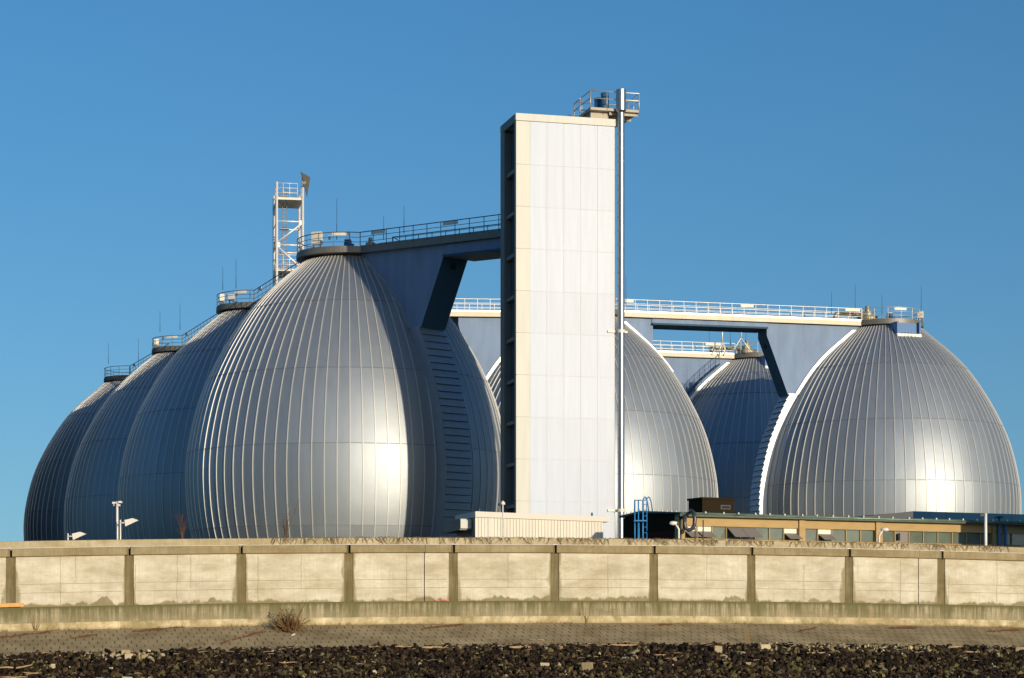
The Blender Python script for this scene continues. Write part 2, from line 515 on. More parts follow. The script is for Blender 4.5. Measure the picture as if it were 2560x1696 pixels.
def wp(s, v, h):
    p = WA + WD * s + WN * v
    return Vector((p.x, p.y, z0(s) + h))


def s_at(px, v=0):
    k = (px - 1280) / F
    o = WA + WN * v
    # (o.x + WD.x s) = k (o.y + WD.y s)
    return (k * o.y - o.x) / (WD.x - k * WD.y)


def sweep(mb, prof, sa, sb, step=1.0, caps=True):
    """profile = list of (v, h); swept along the wall from sa to sb; returns face list with uv info"""
    n = max(1, int(math.ceil((sb - sa) / step)))
    vs = []; fs = []
    k = len(prof)
    for i in range(n + 1):
        s = sa + (sb - sa) * i / n
        for v, h in prof: vs.append(wp(s, v, h))
    for i in range(n):
        for j in range(k):
            a = i * k + j; b = i * k + (j + 1) % k
            fs.append((a, b, b + k, a + k))
    if caps:
        fs.append(tuple(range(k - 1, -1, -1))); fs.append(tuple(n * k + j for j in range(k)))
    mb.add(vs, fs)


def wall_uv(o, hoff=0):
    me = o.data
    uvl = me.uv_layers.new(name='UVMap')
    ol = origin(o)
    for lp in me.loops:
        p = me.vertices[lp.vertex_index].co + ol
        q = Vector((p.x, p.y)) - WA
        s = q.dot(WD); v = q.dot(WN)
        uvl.data[lp.index].uv = (s, p.z - z0(s) - hoff - (v if hoff is None else 0))


S0, S1 = -14, 58
fw = thing('flood_wall', wp(22, 0, 0), 'long cream concrete flood wall with stained joints and ledges across the foreground', 'wall')
mb = MB(); sweep(mb, [(-.95, -.4), (-.95, .29), (-.93, .31), (-.3, .31), (-.3, -.4)], S0, S1)
o = mb.build('kerb', M['w_kerb'], fw); wall_uv(o)
mb = MB(); sweep(mb, [(-.62, .312), (-.62, .93), (-.60, .95), (.0, .95), (.0, .312)], S0, S1, .25)
o = mb.build('ledge', M['w_band'], fw); wall_uv(o, .31); LEDGE = o
slots = [27, 323, 603, 872, 1133, 1387, 1634, 1878, 2122, 2353]
ss = [s_at(p) for p in slots]
ss = [ss[0] - 4.6 * 2, ss[0] - 4.6] + ss + [ss[-1] + 4.45, ss[-1] + 8.9]
joints = {1061: 1, 2296: 1}
extra = [s_at(1061), s_at(2296)]
PW = .19
el = LEDGE.data.uv_layers.new(name='edge'); ul = LEDGE.data.uv_layers['UVMap']
for q in range(len(el.data)):
    sx_ = ul.data[q].uv[0]; el.data[q].uv = (min(abs(sx_ - e) for e in ss), 0)
rsx = random.Random(17)
for px, h0, h1 in ((151, .96, 2.98), (189, 1.9, 2.98), (36, .96, 2.98), (443, .97, 2.98), (477, 1.6, 2.98), (645, 1.0, 2.9), (753, 1.5, 2.9), (1017, .97, 2.9), (1270, 1.5, 2.98), (1520, 1.2, 2.9), (1767, 1.5, 2.98), (2010, 1.0, 2.6), (2251, .97, 2.9), (2372, .97, 2.3), (2492, 1.1, 2.98), (338, .97, 2.6), (616, 1.4, 2.9), (885, 1.0, 1.9)):
    mb = MB(); s = s_at(px); vs = []; n_ = 14
    for i in range(n_ + 1):
        h = h0 + (h1 - h0) * i / n_; j = rsx.gauss(0, .010); vs += [wp(s + j - .008, -.003, h), wp(s + j + .006, -.003, h)]
    mb.add(vs, [(2 * i, 2 * i + 1, 2 * i + 3, 2 * i + 2) for i in range(n_)])
    mb.build('crack', M['crackm'], fw)
for i in range(len(ss) - 1):
    a = ss[i] + PW; b = ss[i + 1] - PW
    cuts = [a] + [e for e in extra if a < e < b] + [b]
    for c0, c1 in zip(cuts[:-1], cuts[1:]):
        g0 = .02 if c0 != a else 0; g1 = .02 if c1 != b else 0
        mb = MB(); sweep(mb, [(0, .952), (0, 3.0), (.4, 3.0), (.4, .952)], c0 + g0, c1 - g1, .5)
        o = mb.build('wall_panel', M['w_panel'], fw); wall_uv(o, .95)
        el = o.data.uv_layers.new(name='edge'); ul = o.data.uv_layers['UVMap']
        for q in range(len(el.data)):
            sx_ = ul.data[q].uv[0]; el.data[q].uv = (max(0, sx_ - a), max(0, b - sx_))
        # formwork lines, thin proud fillets
        mb = MB()
        for h in (1.53, 1.88):
            sweep(mb, [(-.006, h - .008), (-.006, h + .008), (.02, h + .008), (.02, h - .008)], c0 + .05, c1 - .1, 1.0)
        o2 = mb.build('form_joint', M['w_coping'], o); wall_uv(o2)
    # coping
    a2 = ss[i] + .055; b2 = ss[i + 1] - .12
    cuts = [a2] + [e for e in extra if a2 < e < b2] + [b2]
    for c0, c1 in zip(cuts[:-1], cuts[1:]):
        g = .015 if c0 != a2 else 0
        mb = MB(); sweep(mb, [(-.14, 3.01), (-.14, 3.315), (-.12, 3.33), (.4, 3.33), (.4, 3.01)], c0 + g, c1, 1.0)
        o = mb.build('coping', M['w_coping'], fw); wall_uv(o, 3.01)
        mb = MB(); sweep(mb, [(-.15, 3.332), (-.15, 3.35), (.4, 3.35), (.4, 3.332)], c0 + g, c1, 1.0)
        mb.build('cap_strip', M['capgrey'], o)
for s in ss:
    mb = MB(); sweep(mb, [(.035, .952), (.035, 3.0), (.4, 3.0), (.4, .952)], s - PW + .002, s + PW - .002, .4)
    o = mb.build('pilaster', M['w_pilaster'], fw); wall_uv(o, .95)
    mb = MB(); sweep(mb, [(-.10, 3.003), (-.10, 3.33), (.4, 3.33), (.4, 3.003)], s - .115, s - .03, .2)
    o3 = mb.build('coping_block', M['w_pilaster'], o); wall_uv(o3, 3)
    mb = MB(); sweep(mb, [(.15, 3.003), (.15, 3.28), (.4, 3.28), (.4, 3.003)], s - .028, s + .052, .2)
    mb.build('open_joint', M['slot'], o)
    mb = MB(); sweep(mb, [(-.15, 3.335), (-.15, 3.37), (.4, 3.37), (.4, 3.335)], s - .13, s + .05, .2)
    mb.build('metal_cap', M['capgrey'], o)

# upper wall behind
uw = thing('retaining_wall', wp(22, 2, 3), 'low concrete retaining wall running just above the flood wall under bare creepers', 'wall')
segs = [S0, s_at(1032, 2), s_at(2244, 2), S1]
for a, b in zip(segs[:-1], segs[1:]):
    mb = MB(); sweep(mb, [(2, 1.0), (2, 3.70), (2.03, 3.72), (2.35, 3.72), (2.35, 1.0)], a + .01, b - .01)
    o = mb.build('wall_panel', M['w_upper'], uw); wall_uv(o, 2.9)
mb = MB(); sweep(mb, [(.402, 2.2), (.402, 3.0), (1.998, 3.0), (1.998, 2.2)], S0, S1)
o = mb.build('walkway_strip', M['w_coping'], None); wall_uv(o); tag(o, kind='structure'); o.name = 'path'

# paving slope
mb = MB()
prof = [(-.952, .0), (-2.8, -.47), (-4.6, -.975)]
n = 72
vs = []; fs = []
for i in range(n + 1):
    s = S0 + (S1 - S0) * i / n
    for v, h in prof: vs.append(wp(s, v, h))
for i in range(n):
    for j in range(2):
        a = i * 3 + j; fs.append((a, a + 1, a + 4, a + 3))
mb.add(vs, fs)
o = mb.build('pavement', M['paving'], None); tag(o, kind='structure')
me = o.data; uvl = me.uv_layers.new(name='UVMap'); ol = origin(o)
for lp in me.loops:
    p = me.vertices[lp.vertex_index].co + ol; q = Vector((p.x, p.y)) - WA
    uvl.data[lp.index].uv = (q.dot(WD), q.dot(WN))
# concrete edge strip at the foot of the paving
mb = MB(); sweep(mb, [(-4.62, -1.2), (-4.62, -.955), (-4.42, -.90), (-4.42, -1.2)], S0, S1)
o = mb.build('kerb_strip', M['w_kerb'], None); wall_uv(o, -1); tag(o, kind='structure')

# gravel bank base
def bank_h(v):
    return -.97 - (-4.6 - v) / 5.2


mb = MB()
rows = [-4.6, -6, -8, -10, -12, -16, -22]
vs = []; fs = []
for i in range(n + 1):
    s = S0 + (S1 - S0) * i / n
    for v in rows: vs.append(wp(s, v, bank_h(v) - .05))
k = len(rows)
for i in range(n):
    for j in range(k - 1):
        a = i * k + j; fs.append((a, a + 1, a + 1 + k, a + k))
mb.add(vs, fs, 0, True)
tag(mb.build('river_bank', M['gravelbed']), kind='structure')
mb = MB(); mb.add([(-1500, -600, -2.9), (1500, -600, -2.9), (1500, 84, -2.9), (-1500, 84, -2.9)], [(0, 1, 2, 3)])
tag(mb.build('water', M['water']), kind='structure')
mb = MB(); mb.add([(-6000, -600, -2.2), (6000, -600, -2.2), (6000, -5000, -2.2), (-6000, -5000, -2.2)], [(0, 3, 2, 1)])
tag(mb.build('far_bank_ground', M['grass']), kind='structure')
# plant ground behind the walls
a = wp(S0 - 600, 2.36, 0); b = wp(S1 + 600, 2.36, 0)
mb = MB()
mb.add([(a.x, a.y, 3.55), (b.x, b.y, 3.55), (6000, 9000, 3.55), (-6000, 9000, 3.55)], [(0, 1, 2, 3)])
tag(mb.build('ground', M['grass']), kind='structure')


# stones
def ico():
    t = (1 + 5 ** .5) / 2
    v = [(-1, t, 0), (1, t, 0), (-1, -t, 0), (1, -t, 0), (0, -1, t), (0, 1, t), (0, -1, -t), (0, 1, -t), (t, 0, -1), (t, 0, 1), (-t, 0, -1), (-t, 0, 1)]
    v = [Vector(p).normalized() for p in v]
    f = [(0, 11, 5), (0, 5, 1), (0, 1, 7), (0, 7, 10), (0, 10, 11), (1, 5, 9), (5, 11, 4), (11, 10, 2), (10, 7, 6), (7, 1, 8), (3, 9, 4), (3, 4, 2), (3, 2, 6), (3, 6, 8), (3, 8, 9), (4, 9, 5), (2, 4, 11), (6, 2, 10), (8, 6, 7), (9, 8, 1)]
    return v, f


IV, IF = ico()
CV = [Vector((x, y, z)) for z in (-.6, .6) for x, y in ((-1, -.7), (1, -.7), (1, .7), (-1, .7))]
CF = [(0, 3, 2, 1), (4, 5, 6, 7), (0, 1, 5, 4), (1, 2, 6, 5), (2, 3, 7, 6), (3, 0, 4, 7)]


def add_stones(mb, tones, cnt, va, vb, size, tone_fn, sa=-9, sb=56):
    rnd = random.random
    from mathutils import Euler
    for _ in range(cnt):
        s = sa + (sb - sa) * rnd(); v = va + (vb - va) * rnd()
        r = size() ; p = wp(s, v, bank_h(v) + r * .15)
        e = Euler((rnd() * 6.3, rnd() * 6.3, rnd() * 6.3)).to_matrix()
        sc3 = Vector((.7 + .7 * rnd(), .6 + .5 * rnd(), .5 + .4 * rnd())) * r
        V, Fc = (IV, IF) if rnd() < .45 else (CV, CF)
        vs = [p + e @ Vector((q.x * sc3.x * (.75 + .5 * rnd()), q.y * sc3.y * (.75 + .5 * rnd()), q.z * sc3.z * (.75 + .5 * rnd()))) for q in V]
        mb.add(vs, Fc)
        t = tone_fn(s, v); tones += [t] * len(Fc)


PS = [s_at(200, -5), s_at(420, -5), s_at(1900, -5), s_at(2330, -5)]


def tfn(s, v):
    q = noise.noise(Vector((s * .35, v * .9, 3)))
    t = random.random() ** 1.3 * .8 + q * .25
    if random.random() < .03 + (.14 if (v > -5.6 and noise.noise(Vector((s * .3, 9, 1))) > .08) else 0): t = .85 + random.random() * .15
    if v > -5.9 and (PS[0] < s < PS[1] or PS[2] < s < PS[3]) and random.random() < .4: t = .86 + random.random() * .14
    if v < -8.5 and random.random() < .12: t = .78 + random.random() * .12
    return max(0, min(1, t))


mb = MB(); tones = []
add_stones(mb, tones, 34000, -4.45, -12.0, lambda: .03 + .11 * random.random() ** 2.2, tfn)
add_stones(mb, tones, 900, -4.3, -5.2, lambda: .04 + .09 * random.random(), tfn)
add_stones(mb, tones, 260, -4.5, -12.0, lambda: .10 + .08 * random.random(), lambda s, v: .5 + .5 * random.random())
o = mb.build('gravel', M['stone']); tag(o, kind='stuff')
at_ = o.data.attributes.new('tone', 'FLOAT', 'FACE'); at_.data.foreach_set('value', tones)


def lone_stone(px, v, r, label, flat=.7, tone=.97, seed=1):
    rs = random.Random(seed)
    s = s_at(px, v)
    p = wp(s, v, bank_h(v) + r * .45)
    mb = MB()
    vs = []
    for z in (-1, 1):
        for x, y in ((-1, -1), (1, -1), (1, 1), (-1, 1)):
            vs.append(p + Vector((x * r * (.85 + .3 * rs.random()), y * r * .7 * (.8 + .4 * rs.random()), z * r * flat * (.8 + .4 * rs.random()))))
    mb.hexa(vs)
    o = mb.build('stone_block', M['stone'], None, bevel=r * .12)
    at_ = o.data.attributes.new('tone', 'FLOAT', 'FACE'); at_.data.foreach_set('value', [tone] * len(o.data.polygons))
    tag(o, label, 'stone', 'pale stone blocks on the gravel bank')


lone_stone(1468, -9.3, .23, 'largest greenish pale stone block lying low on the dark gravel near the middle', .9, .94, 3)
lone_stone(315, -5.0, .17, 'orange-tan square stone on the crest of the gravel at left', .9, .97, 5)
lone_stone(322, -5.5, .14, 'small cream stone just below the orange-tan one on the gravel crest', .8, .99, 6)
lone_stone(362, -5.5, .13, 'cream flat stone right of the orange-tan stone on the gravel crest', .6, .96, 7)
lone_stone(248, -9.6, .15, 'pale block alone in dark gravel near the lower left of the bank', .6, .97, 8)
lone_stone(318, -9.6, .17, 'long pale block in dark gravel beside another at lower left', .5, .99, 9)
lone_stone(1362, -8.4, .17, 'flat cream brick left of the largest stone block', .35, .99, 10)
lone_stone(2548, -5.2, .2, 'pale tan stone at the right end of the gravel crest', .6, .95, 12)
lone_stone(1795, -5.9, .16, 'upright pale stone right of centre on the gravel crest', 1.2, .97, 13)
lone_stone(1912, -5.4, .22, 'broad cream stone at the gravel crest beneath a dry weed', .6, 1, 14)


def stick(px, v, ln, ang, label, r=.03, grp='driftwood sticks on the gravel bank', m='wood'):
    s = s_at(px, v)
    rs = random.Random(px)
    pts = []
    for i in range(5):
        t = (i / 4 - .5) * ln
        pts.append(wp(s + t * math.cos(ang), v + t * math.sin(ang) * .5, bank_h(v + t * math.sin(ang) * .5) + .10 + .04 * rs.random() + abs(t) * .06))
    mb = MB(); mb.tube(pts, [r * .8, r, r, r * .8, r * .4], 6)
    tag(mb.build('driftwood', M[m]), label, 'driftwood', grp)


stick(40, -7.2, 1.3, .4, 'long pale driftwood branch at the far left on dark gravel', .035)
stick(35, -9.0, 1.0, -.2, 'thin pale driftwood stick beneath the long branch at far left', .03)
stick(75, -8.3, .7, 2.6, 'short forked driftwood twig at the far left of the gravel', .028)
stick(1010, -4.9, .8, .35, 'slim curved driftwood on the gravel crest below the pink mark', .03)
stick(1080, -5.2, .9, .3, 'pale split driftwood at the gravel crest near the middle', .05)
stick(1300, -5.3, .9, .05, 'flat pale driftwood slab at the gravel crest left of the middle', .05)
stick(1560, -5.0, 1.2, .2, 'long weathered driftwood pole on the gravel crest below the white tower', .035)
stick(1650, -7.0, .5, -.6, 'short bent driftwood stick within the dark gravel right of middle', .03)
stick(2390, -5.0, .9, .5, 'arched driftwood branch on the gravel crest at the right', .035)
stick(2430, -6.0, .7, -.3, 'straight driftwood stick under the arched branch at the right', .035)
stick(2040, -6.6, .8, .05, 'flat orange driftwood stick below the crest, right of the pale stones', .035)
stick(720, -7.6, .7, .0, 'thin brown driftwood twig low on the gravel under the dry bush', .02)
stick(1340, -3.8, .9, 2.4, 'short pale twig leaning across the paved slope left of the middle', .022)


# sticks and reeds on the paving: separate clumps of dry reed
def reed_pile(px, v, ln, ang, label, cnt=26):
    rs = random.Random(px)
    mb = MB()
    s = s_at(px, v)
    for _ in range(cnt):
        t = (rs.random() - .5) * ln; j = (rs.random() - .5) * .18
        a = ang + (rs.random() - .5) * .7; l = .15 + .35 * rs.random()
        s1 = s + t * math.cos(ang); v1 = v + t * math.sin(ang) + j
        h = lambda vv: (vv + .952) * .27 + .02
        p = wp(s1, v1, h(v1)); v2 = v1 + l * math.sin(a); q = wp(s1 + l * math.cos(a), v2, h(v2) + .04 * rs.random())
        mb.tube([p, q], .012, 4, cap=False)
    tag(mb.build('reed_debris', M['twigred']), label, 'dry reeds', 'reed debris washed onto the paving')


reed_pile(20, -1.8, 3.2, .35, 'long rusty reed drift on the paving at the far left', 60)
reed_pile(195, -2.2, 1.1, .5, 'short brown reed clump on the paving left of centre', 30)
reed_pile(385, -1.25, 1.9, .25, 'thin rusty reed line close under the kerb at the left', 34)
reed_pile(600, -2.8, 2.3, .7, 'brown reed streak on the paving left of the dry bush', 50)
reed_pile(1100, -1.5, 1.8, .3, 'rusty reed drift under the kerb below the pink mark', 50)
reed_pile(1660, -1.3, 1.0, .1, 'faint reed scatter under the kerb right of the tower', 14)
reed_pile(2010, -2.1, 1.2, .6, 'curled brown reeds on the paving below the beige building', 30)
reed_pile(2250, -1.5, 1.3, .1, 'dense rusty reed clump under the kerb towards the right', 50)
reed_pile(2500, -1.7, 1.6, .2, 'reed drift on the paving at the far right', 44)

# dry bush at the foot of the wall
bs = s_at(722, -1.6)
bush = thing('dry_bush', wp(bs, -1.5, -.15), 'scruffy dead bush of grass and twigs growing at the foot of the flood wall', 'bush')
rs = random.Random(4)
mb = MB(); mb2 = MB()
for i in range(300):
    a = rs.gauss(0, .22); u = rs.gauss(0, .16)
    p = wp(bs + a, -1.6 + u * 1.6, -.17 + u * .3)
    l = .25 + .7 * rs.random() * math.exp(-a * a * 2)
    t = Vector((rs.gauss(a * .7, .5), -.4 - .3 * rs.random(), rs.gauss(.75, .35)))
    t.normalize()
    q = p + t * l
    (mb if rs.random() < .6 else mb2).tube([p, (p + q) / 2 + Vector((rs.gauss(0, .03), 0, .02)), q], [.013, .010, .004], 3, cap=False)
for j, (dx, h) in enumerate(((.55, 1.25), (.48, 1.05), (.36, .8), (.05, .75), (.0, .6), (-.5, .8), (.6, .5), (-.75, .35), (.15, .5), (.3, .62))):
    p = wp(bs + .18 + dx * .1, -1.5, -.15)
    q = p + Vector((dx * .95, .1, h)); m_ = (p + q) / 2 + Vector((dx * -.1, 0, .03))
    mb.tube([p, m_, q], [.016, .012, .004], 4, cap=False)
mb.build('stem', M['twigred'], bush); mb2.build('dry_grass', M['dry'], bush)
mb = MB()
for i in range(300):
    c = wp(bs + rs.gauss(-.08, .22), -1.7 + rs.gauss(0, .14), -.12 + abs(rs.gauss(0, .30)))
    s_ = .02 + .04 * rs.random()
    d1 = Vector((rs.gauss(0, 1), rs.gauss(0, 1), rs.gauss(0, 1))).normalized() * s_
    d2 = Vector((rs.gauss(0, 1), rs.gauss(0, 1), rs.gauss(0, 1))).normalized() * s_
    mb.add([c - d1, c - d2, c + d1, c + d2], [(0, 1, 2, 3)])
mb.build('withered_leaves', M['twig'], bush)
mb = MB()
for i in range(26):
    c = wp(bs + .08 + rs.gauss(0, .06), -1.9 + rs.gauss(0, .05), -.05 + rs.random() * .16)
    s_ = .03
    d1 = Vector((rs.gauss(0, 1), 0, rs.gauss(0, 1))).normalized() * s_; d2 = Vector((rs.gauss(0, 1), rs.gauss(0, 1), rs.gauss(0, 1))).normalized() * s_
    mb.add([c - d1, c - d2, c + d1, c + d2], [(0, 1, 2, 3)])
mb.build('green_leaves', M['leafg'], bush)
mb = MB(); c = wp(s_at(728, -2.6), -2.6, -.42)
mb.add([c, c + Vector((.16, .02, .03)), c + Vector((.15, .1, .11)), c + Vector((.02, .1, .07))], [(0, 1, 2, 3)])
mb.add([c + Vector((.12, 0, .02)), c + Vector((.22, 0, .1)), c + Vector((.2, .1, .14)), c + Vector((.1, .1, .05))], [(0, 1, 2, 3)])
tag(mb.build('crumpled_paper', M['paper']), 'crumpled white paper litter on the paving below the dry bush', 'litter')

# plank on the ledge at left
mb = MB(); sa, sb = s_at(-120, -.3), s_at(59, -.3)
pts = []
for h in (.975, 1.13):
    for s, v in ((sa, -.34), (sb, -.34), (sb, -.28), (sa, -.28)): pts.append(wp(s, v, h + (0.0 if s == sa else .01)))
mb.hexa(pts)
tag(mb.build('wooden_plank', M['plank']), 'orange wooden plank lying on the ledge at the far left', 'plank')


def weed(px, v, hb, h, label):
    rs = random.Random(px)
    mb = MB()
    s = s_at(px, v)
    for i in range(5):
        p = wp(s + rs.gauss(0, .02), v, hb); q = p + Vector((rs.gauss(0, .10), -.05, h * (.5 + .5 * rs.random())))
        mb.tube([p, (p + q) / 2 + Vector((rs.gauss(0, .03), 0, 0)), q], [.012, .010, .004], 4, cap=False)
    tag(mb.build('dry_weed', M['dry']), label, 'weed', 'dry weeds rooted along the wall')


weed(88, -1.0, -.02, .75, 'tall dry weed against the kerb at the left')
weed(1468, -1.0, -.02, .8, 'thin dry weed climbing the kerb and ledge near the middle')
weed(1868, -4.4, -.9, .9, 'feathery dry weed standing at the gravel crest right of the middle')

# pink marks
mb = MB()
for px, h0, h1, wd in ((1109, .99, 1.22, .035), (1011, .97, 1.08, .02)):
    s = s_at(px)
    pts = [wp(s - wd, -.004, h0), wp(s + wd * .3, -.004, h0), wp(s + wd, -.004, h1), wp(s + wd * .4, -.004, h1)]
    mb.add(pts, [(0, 1, 2, 3)])
mb.build('paint_mark', M['pink'], fw)
mb = MB()
s = s_at(1100, -.3)
for t in (-.3, .0, .12): mb.tube([wp(s + t, -.45, .97), wp(s + t + .22, -.5, 1.0 - abs(t) * .05)], .018, 4)
tag(mb.build('pink_ribbon', M['pink']), 'strip of pink litter lying on the ledge below the pink mark', 'litter')

# creepers on the upper wall
mb = MB(); rs = random.Random(11)
for i in range(620):
    px = 680 + rs.random() * 1960
    if noise.noise(Vector((px * .012, 0, 0))) < -.35: continue
    s = s_at(px, 2)
    p = wp(s, 1.96, 3.70 + .05 * rs.random())
    pts = [p]; ds = rs.gauss(0, .6); h = 3.70
    ln = .12 + .5 * rs.random() ** 2
    for j in range(4):
        s += ds * ln / 4 + rs.gauss(0, .02); h -= ln / 4 * (.6 + .6 * rs.random()); pts.append(wp(s, 1.965, max(3.0, h)))
    mb.tube(pts, [.009, .008, .007, .005, .003], 3, cap=False)
for i in range(900):
    px = 690 + rs.random() * 1950
    if noise.noise(Vector((px * .02, 5, 0))) < -.3: continue
    s = s_at(px, 2.1); p = wp(s, 2.0 + .2 * rs.random(), 3.72)
    q = p + Vector((rs.gauss(0, .12), 0, .01 + .06 * rs.random()))
    mb.tube([p, q], [.011, .005], 3, cap=False)
M['creeper'] = mat('creeper_stem', (.20, .14, .075), .9, 0, .1)
tag(mb.build('bare_creeper', M['creeper']), 'tangled leafless creeper hanging over the retaining wall', 'creeper', kind='stuff')


def sapling(px, ytop, v, n, label, m='twig', seed=1):
    rs = random.Random(seed)
    s = s_at(px, v); base = wp(s, v, 3.4)
    top = (HZ - ytop) / F * base.y
    H = top - base.z
    t = thing('bare_sapling', base, label, 'shrub', 'leafless saplings behind the retaining wall')
    mb = MB()
    for i in range(n):
        dx = rs.gauss(0, .28) ; hh = H * (.45 + .55 * rs.random()) if i else H
        q = base + Vector((dx * hh * .45, rs.gauss(0, .1), hh)); m_ = base + Vector((dx * hh * .12, 0, hh * .5))
        mb.tube([base + Vector((rs.gauss(0, .03), 0, 0)), m_, q], [.012, .008, .003], 4, cap=False)
        for j in range(5):
            f = .4 + .55 * rs.random(); b0 = m_.lerp(q, (f - .5) * 2) if f > .5 else base.lerp(m_, f * 2)
            mb.tube([b0, b0 + Vector((rs.gauss(0, .12), 0, .2 + .15 * rs.random()))], [.008, .003], 3, cap=False)
    mb.build('stem', M[m], t)


sapling(714, 1252, 4.5, 9, 'leafless brown sapling in front of the nearest egg tank', 'twig', 2)
sapling(456, 1285, 5, 6, 'leafless reddish sapling before the gap between the nearest two egg tanks', 'twigred', 5)

# ------------------------------------------------------------------ egg tanks
PROF = [(27.95, 3.05), (27.4, 3.55), (26.95, 4.15), (25.9, 5.46), (24.5, 6.90), (23.5, 7.72), (22.3, 8.50), (20.67, 9.49), (18.35, 10.62), (16.8, 11.17), (13.7, 11.85), (11.6, 12.0), (8.86, 11.82), (7.26, 11.52), (5.3, 10.9), (3.5, 10.1)]


def rad(z):
    """Catmull-Rom through the profile"""
    P = PROF
    if z >= P[0][0]: return P[0][1]
    if z <= P[-1][0]: return P[-1][1]
    for i in range(len(P) - 1):
        if P[i][0] >= z >= P[i + 1][0]:
            t = (P[i][0] - z) / (P[i][0] - P[i + 1][0])
            p0 = P[max(0, i - 1)][1]; p1 = P[i][1]; p2 = P[i + 1][1]; p3 = P[min(len(P) - 1, i + 2)][1]
            za = P[max(0, i - 1)][0]; zb = P[i][0]; zc = P[i + 1][0]; zd = P[min(len(P) - 1, i + 2)][0]
            m1 = (p2 - p0) / (zc - za) * (zc - zb); m2 = (p3 - p1) / (zd - zb) * (zc - zb)
            return (2 * t ** 3 - 3 * t * t + 1) * p1 + (t ** 3 - 2 * t * t + t) * m1 + (-2 * t ** 3 + 3 * t * t) * p2 + (t ** 3 - t * t) * m2


# smooth the profile a little so the cladding has no dents
_zz = [3.5 + i * (27.95 - 3.5) / 80 for i in range(81)]
_rr = [rad(z) for z in _zz]
for _ in range(14):
    _rr = [_rr[0]] + [(_rr[i - 1] + 2 * _rr[i] + _rr[i + 1]) / 4 for i in range(1, 80)] + [_rr[80]]


def R(z):
    x = (min(max(z, 3.5), 27.95) - 3.5) / (27.95 - 3.5) * 80
    i = min(79, int(x)); t = x - i
    return _rr[i] * (1 - t) + _rr[i + 1] * t


RINGS = [3.5, 7.64, 13.3, 18.7, 23.85, 27.7]
NP = 84


def egg_mesh():
    mb = MB(); tones = []
    rs = random.Random(5)
    lv = []
    for k in range(5):
        a, b = RINGS[k], RINGS[k + 1]; nn = 8
        lv.append([a + (b - a) * i / nn for i in range(nn + 1)])
    hw = .038
    for p in range(NP):
        a0 = 2 * math.pi * p / NP; a1 = 2 * math.pi * (p + 1) / NP; am = (a0 + a1) / 2
        for k in range(5):
            tone = 1 + rs.uniform(-.05, .05) + (0, .0, -.02, .01, -.03)[k]
            dr = rs.uniform(-.011, .011)
            vs = []; fs = []
            for z in lv[k]:
                r = R(z) + (k % 2) * .0 - k * .006
                for a, rr in ((a0, r - .004 + dr), (am, r - .002), (a1, r - .004 - dr)):
                    vs.append((rr * math.cos(a), rr * math.sin(a), z))
            for i in range(len(lv[k]) - 1):
                for j in range(2):
                    q = i * 3 + j; fs.append((q, q + 1, q + 4, q + 3))
            mb.add(vs, fs, 0, True); tones += [tone] * len(fs)
        # standing seam rib
        zs = [3.5 + (27.7 - 3.5) * i / 40 for i in range(41)]
        vs = []; fs = []
        c, s = math.cos(a0), math.sin(a0)
        for z in zs:
            r = R(z)
            dz = .5; sl = (R(min(27.9, z + dz)) - R(max(3.5, z - dz))) / (min(27.9, z + dz) - max(3.5, z - dz))
            nl = math.hypot(1, sl); nx, nz = 1 / nl, -sl / nl
            for off, sd_ in ((-.03, -hw), (.034, -hw * .8), (.034, hw * .8), (-.03, hw)):
                rr = r + off * nx
                vs.append((rr * c - sd_ * s, rr * s + sd_ * c, z + off * nz))
        for i in range(40):
            for j in range(3):
                q = i * 4 + j; fs.append((q, q + 1, q + 5, q + 4))
        mb.add(vs, fs, 1, False); tones += [1] * len(fs)
    # lap joints
    for z in RINGS[1:-1]:
        r = R(z)
        r2 = R(z + .045); n = len(mb.f)
        mb.lathe((0, 0, 0), [(r - .02, z - .002), (r + .016, z), (r2 + .012, z + .045), (r2 - .03, z + .047)], NP * 2, 2, False)
        tones += [1] * (len(mb.f) - n)
    me = bpy.data.meshes.new('cladding')
    me.from_pydata(mb.v, [], mb.f)
    for m in ('egg', 'rib', 'seam'): me.materials.append(M[m])
    me.polygons.foreach_set('material_index', mb.mi); me.polygons.foreach_set('use_smooth', mb.sm)
    a = me.attributes.new('tone', 'FLOAT', 'FACE'); a.data.foreach_set('value', tones)
    me.update()
    return me


EGG = egg_mesh()
U = .029745
GZ = 3.5
ROD = 0.022
HT = 1.1          # half thickness of the bridge piers
DT = 28.33        # deck top


def frame(X, Y, d):
    d = Vector(d).normalized(); nrm = Vector((d.y, -d.x))       # nrm: to the right when looking along d
    def P(t, l, z): return Vector((X + d.x * t + nrm.x * l, Y + d.y * t + nrm.y * l, z))
    return P


def rail_run(pts, mb, h=1.0, spacing=1.15, r=.03, rails=(1.0, .66, .36), post=.028, posts=True):
    """railing along a polyline of deck-level points"""
    for k, f in enumerate(rails):
        rr = r if k == 0 else r * .6
        mb.tube([p + Vector((0, 0, h * f)) for p in pts], rr, 6, cap=False)
    if posts:
        acc = 0; last = pts[0]
        todo = [pts[0]]
        for a, b in zip(pts[:-1], pts[1:]):
            L_ = (b - a).length; t = spacing - acc
            while t <= L_:
                todo.append(a.lerp(b, t / L_)); t += spacing
            acc = (acc + L_) % spacing
        todo.append(pts[-1])
        for p in todo:
            mb.tube([p - Vector((0, 0, .12)), p + Vector((0, 0, h))], post, 5, cap=False)


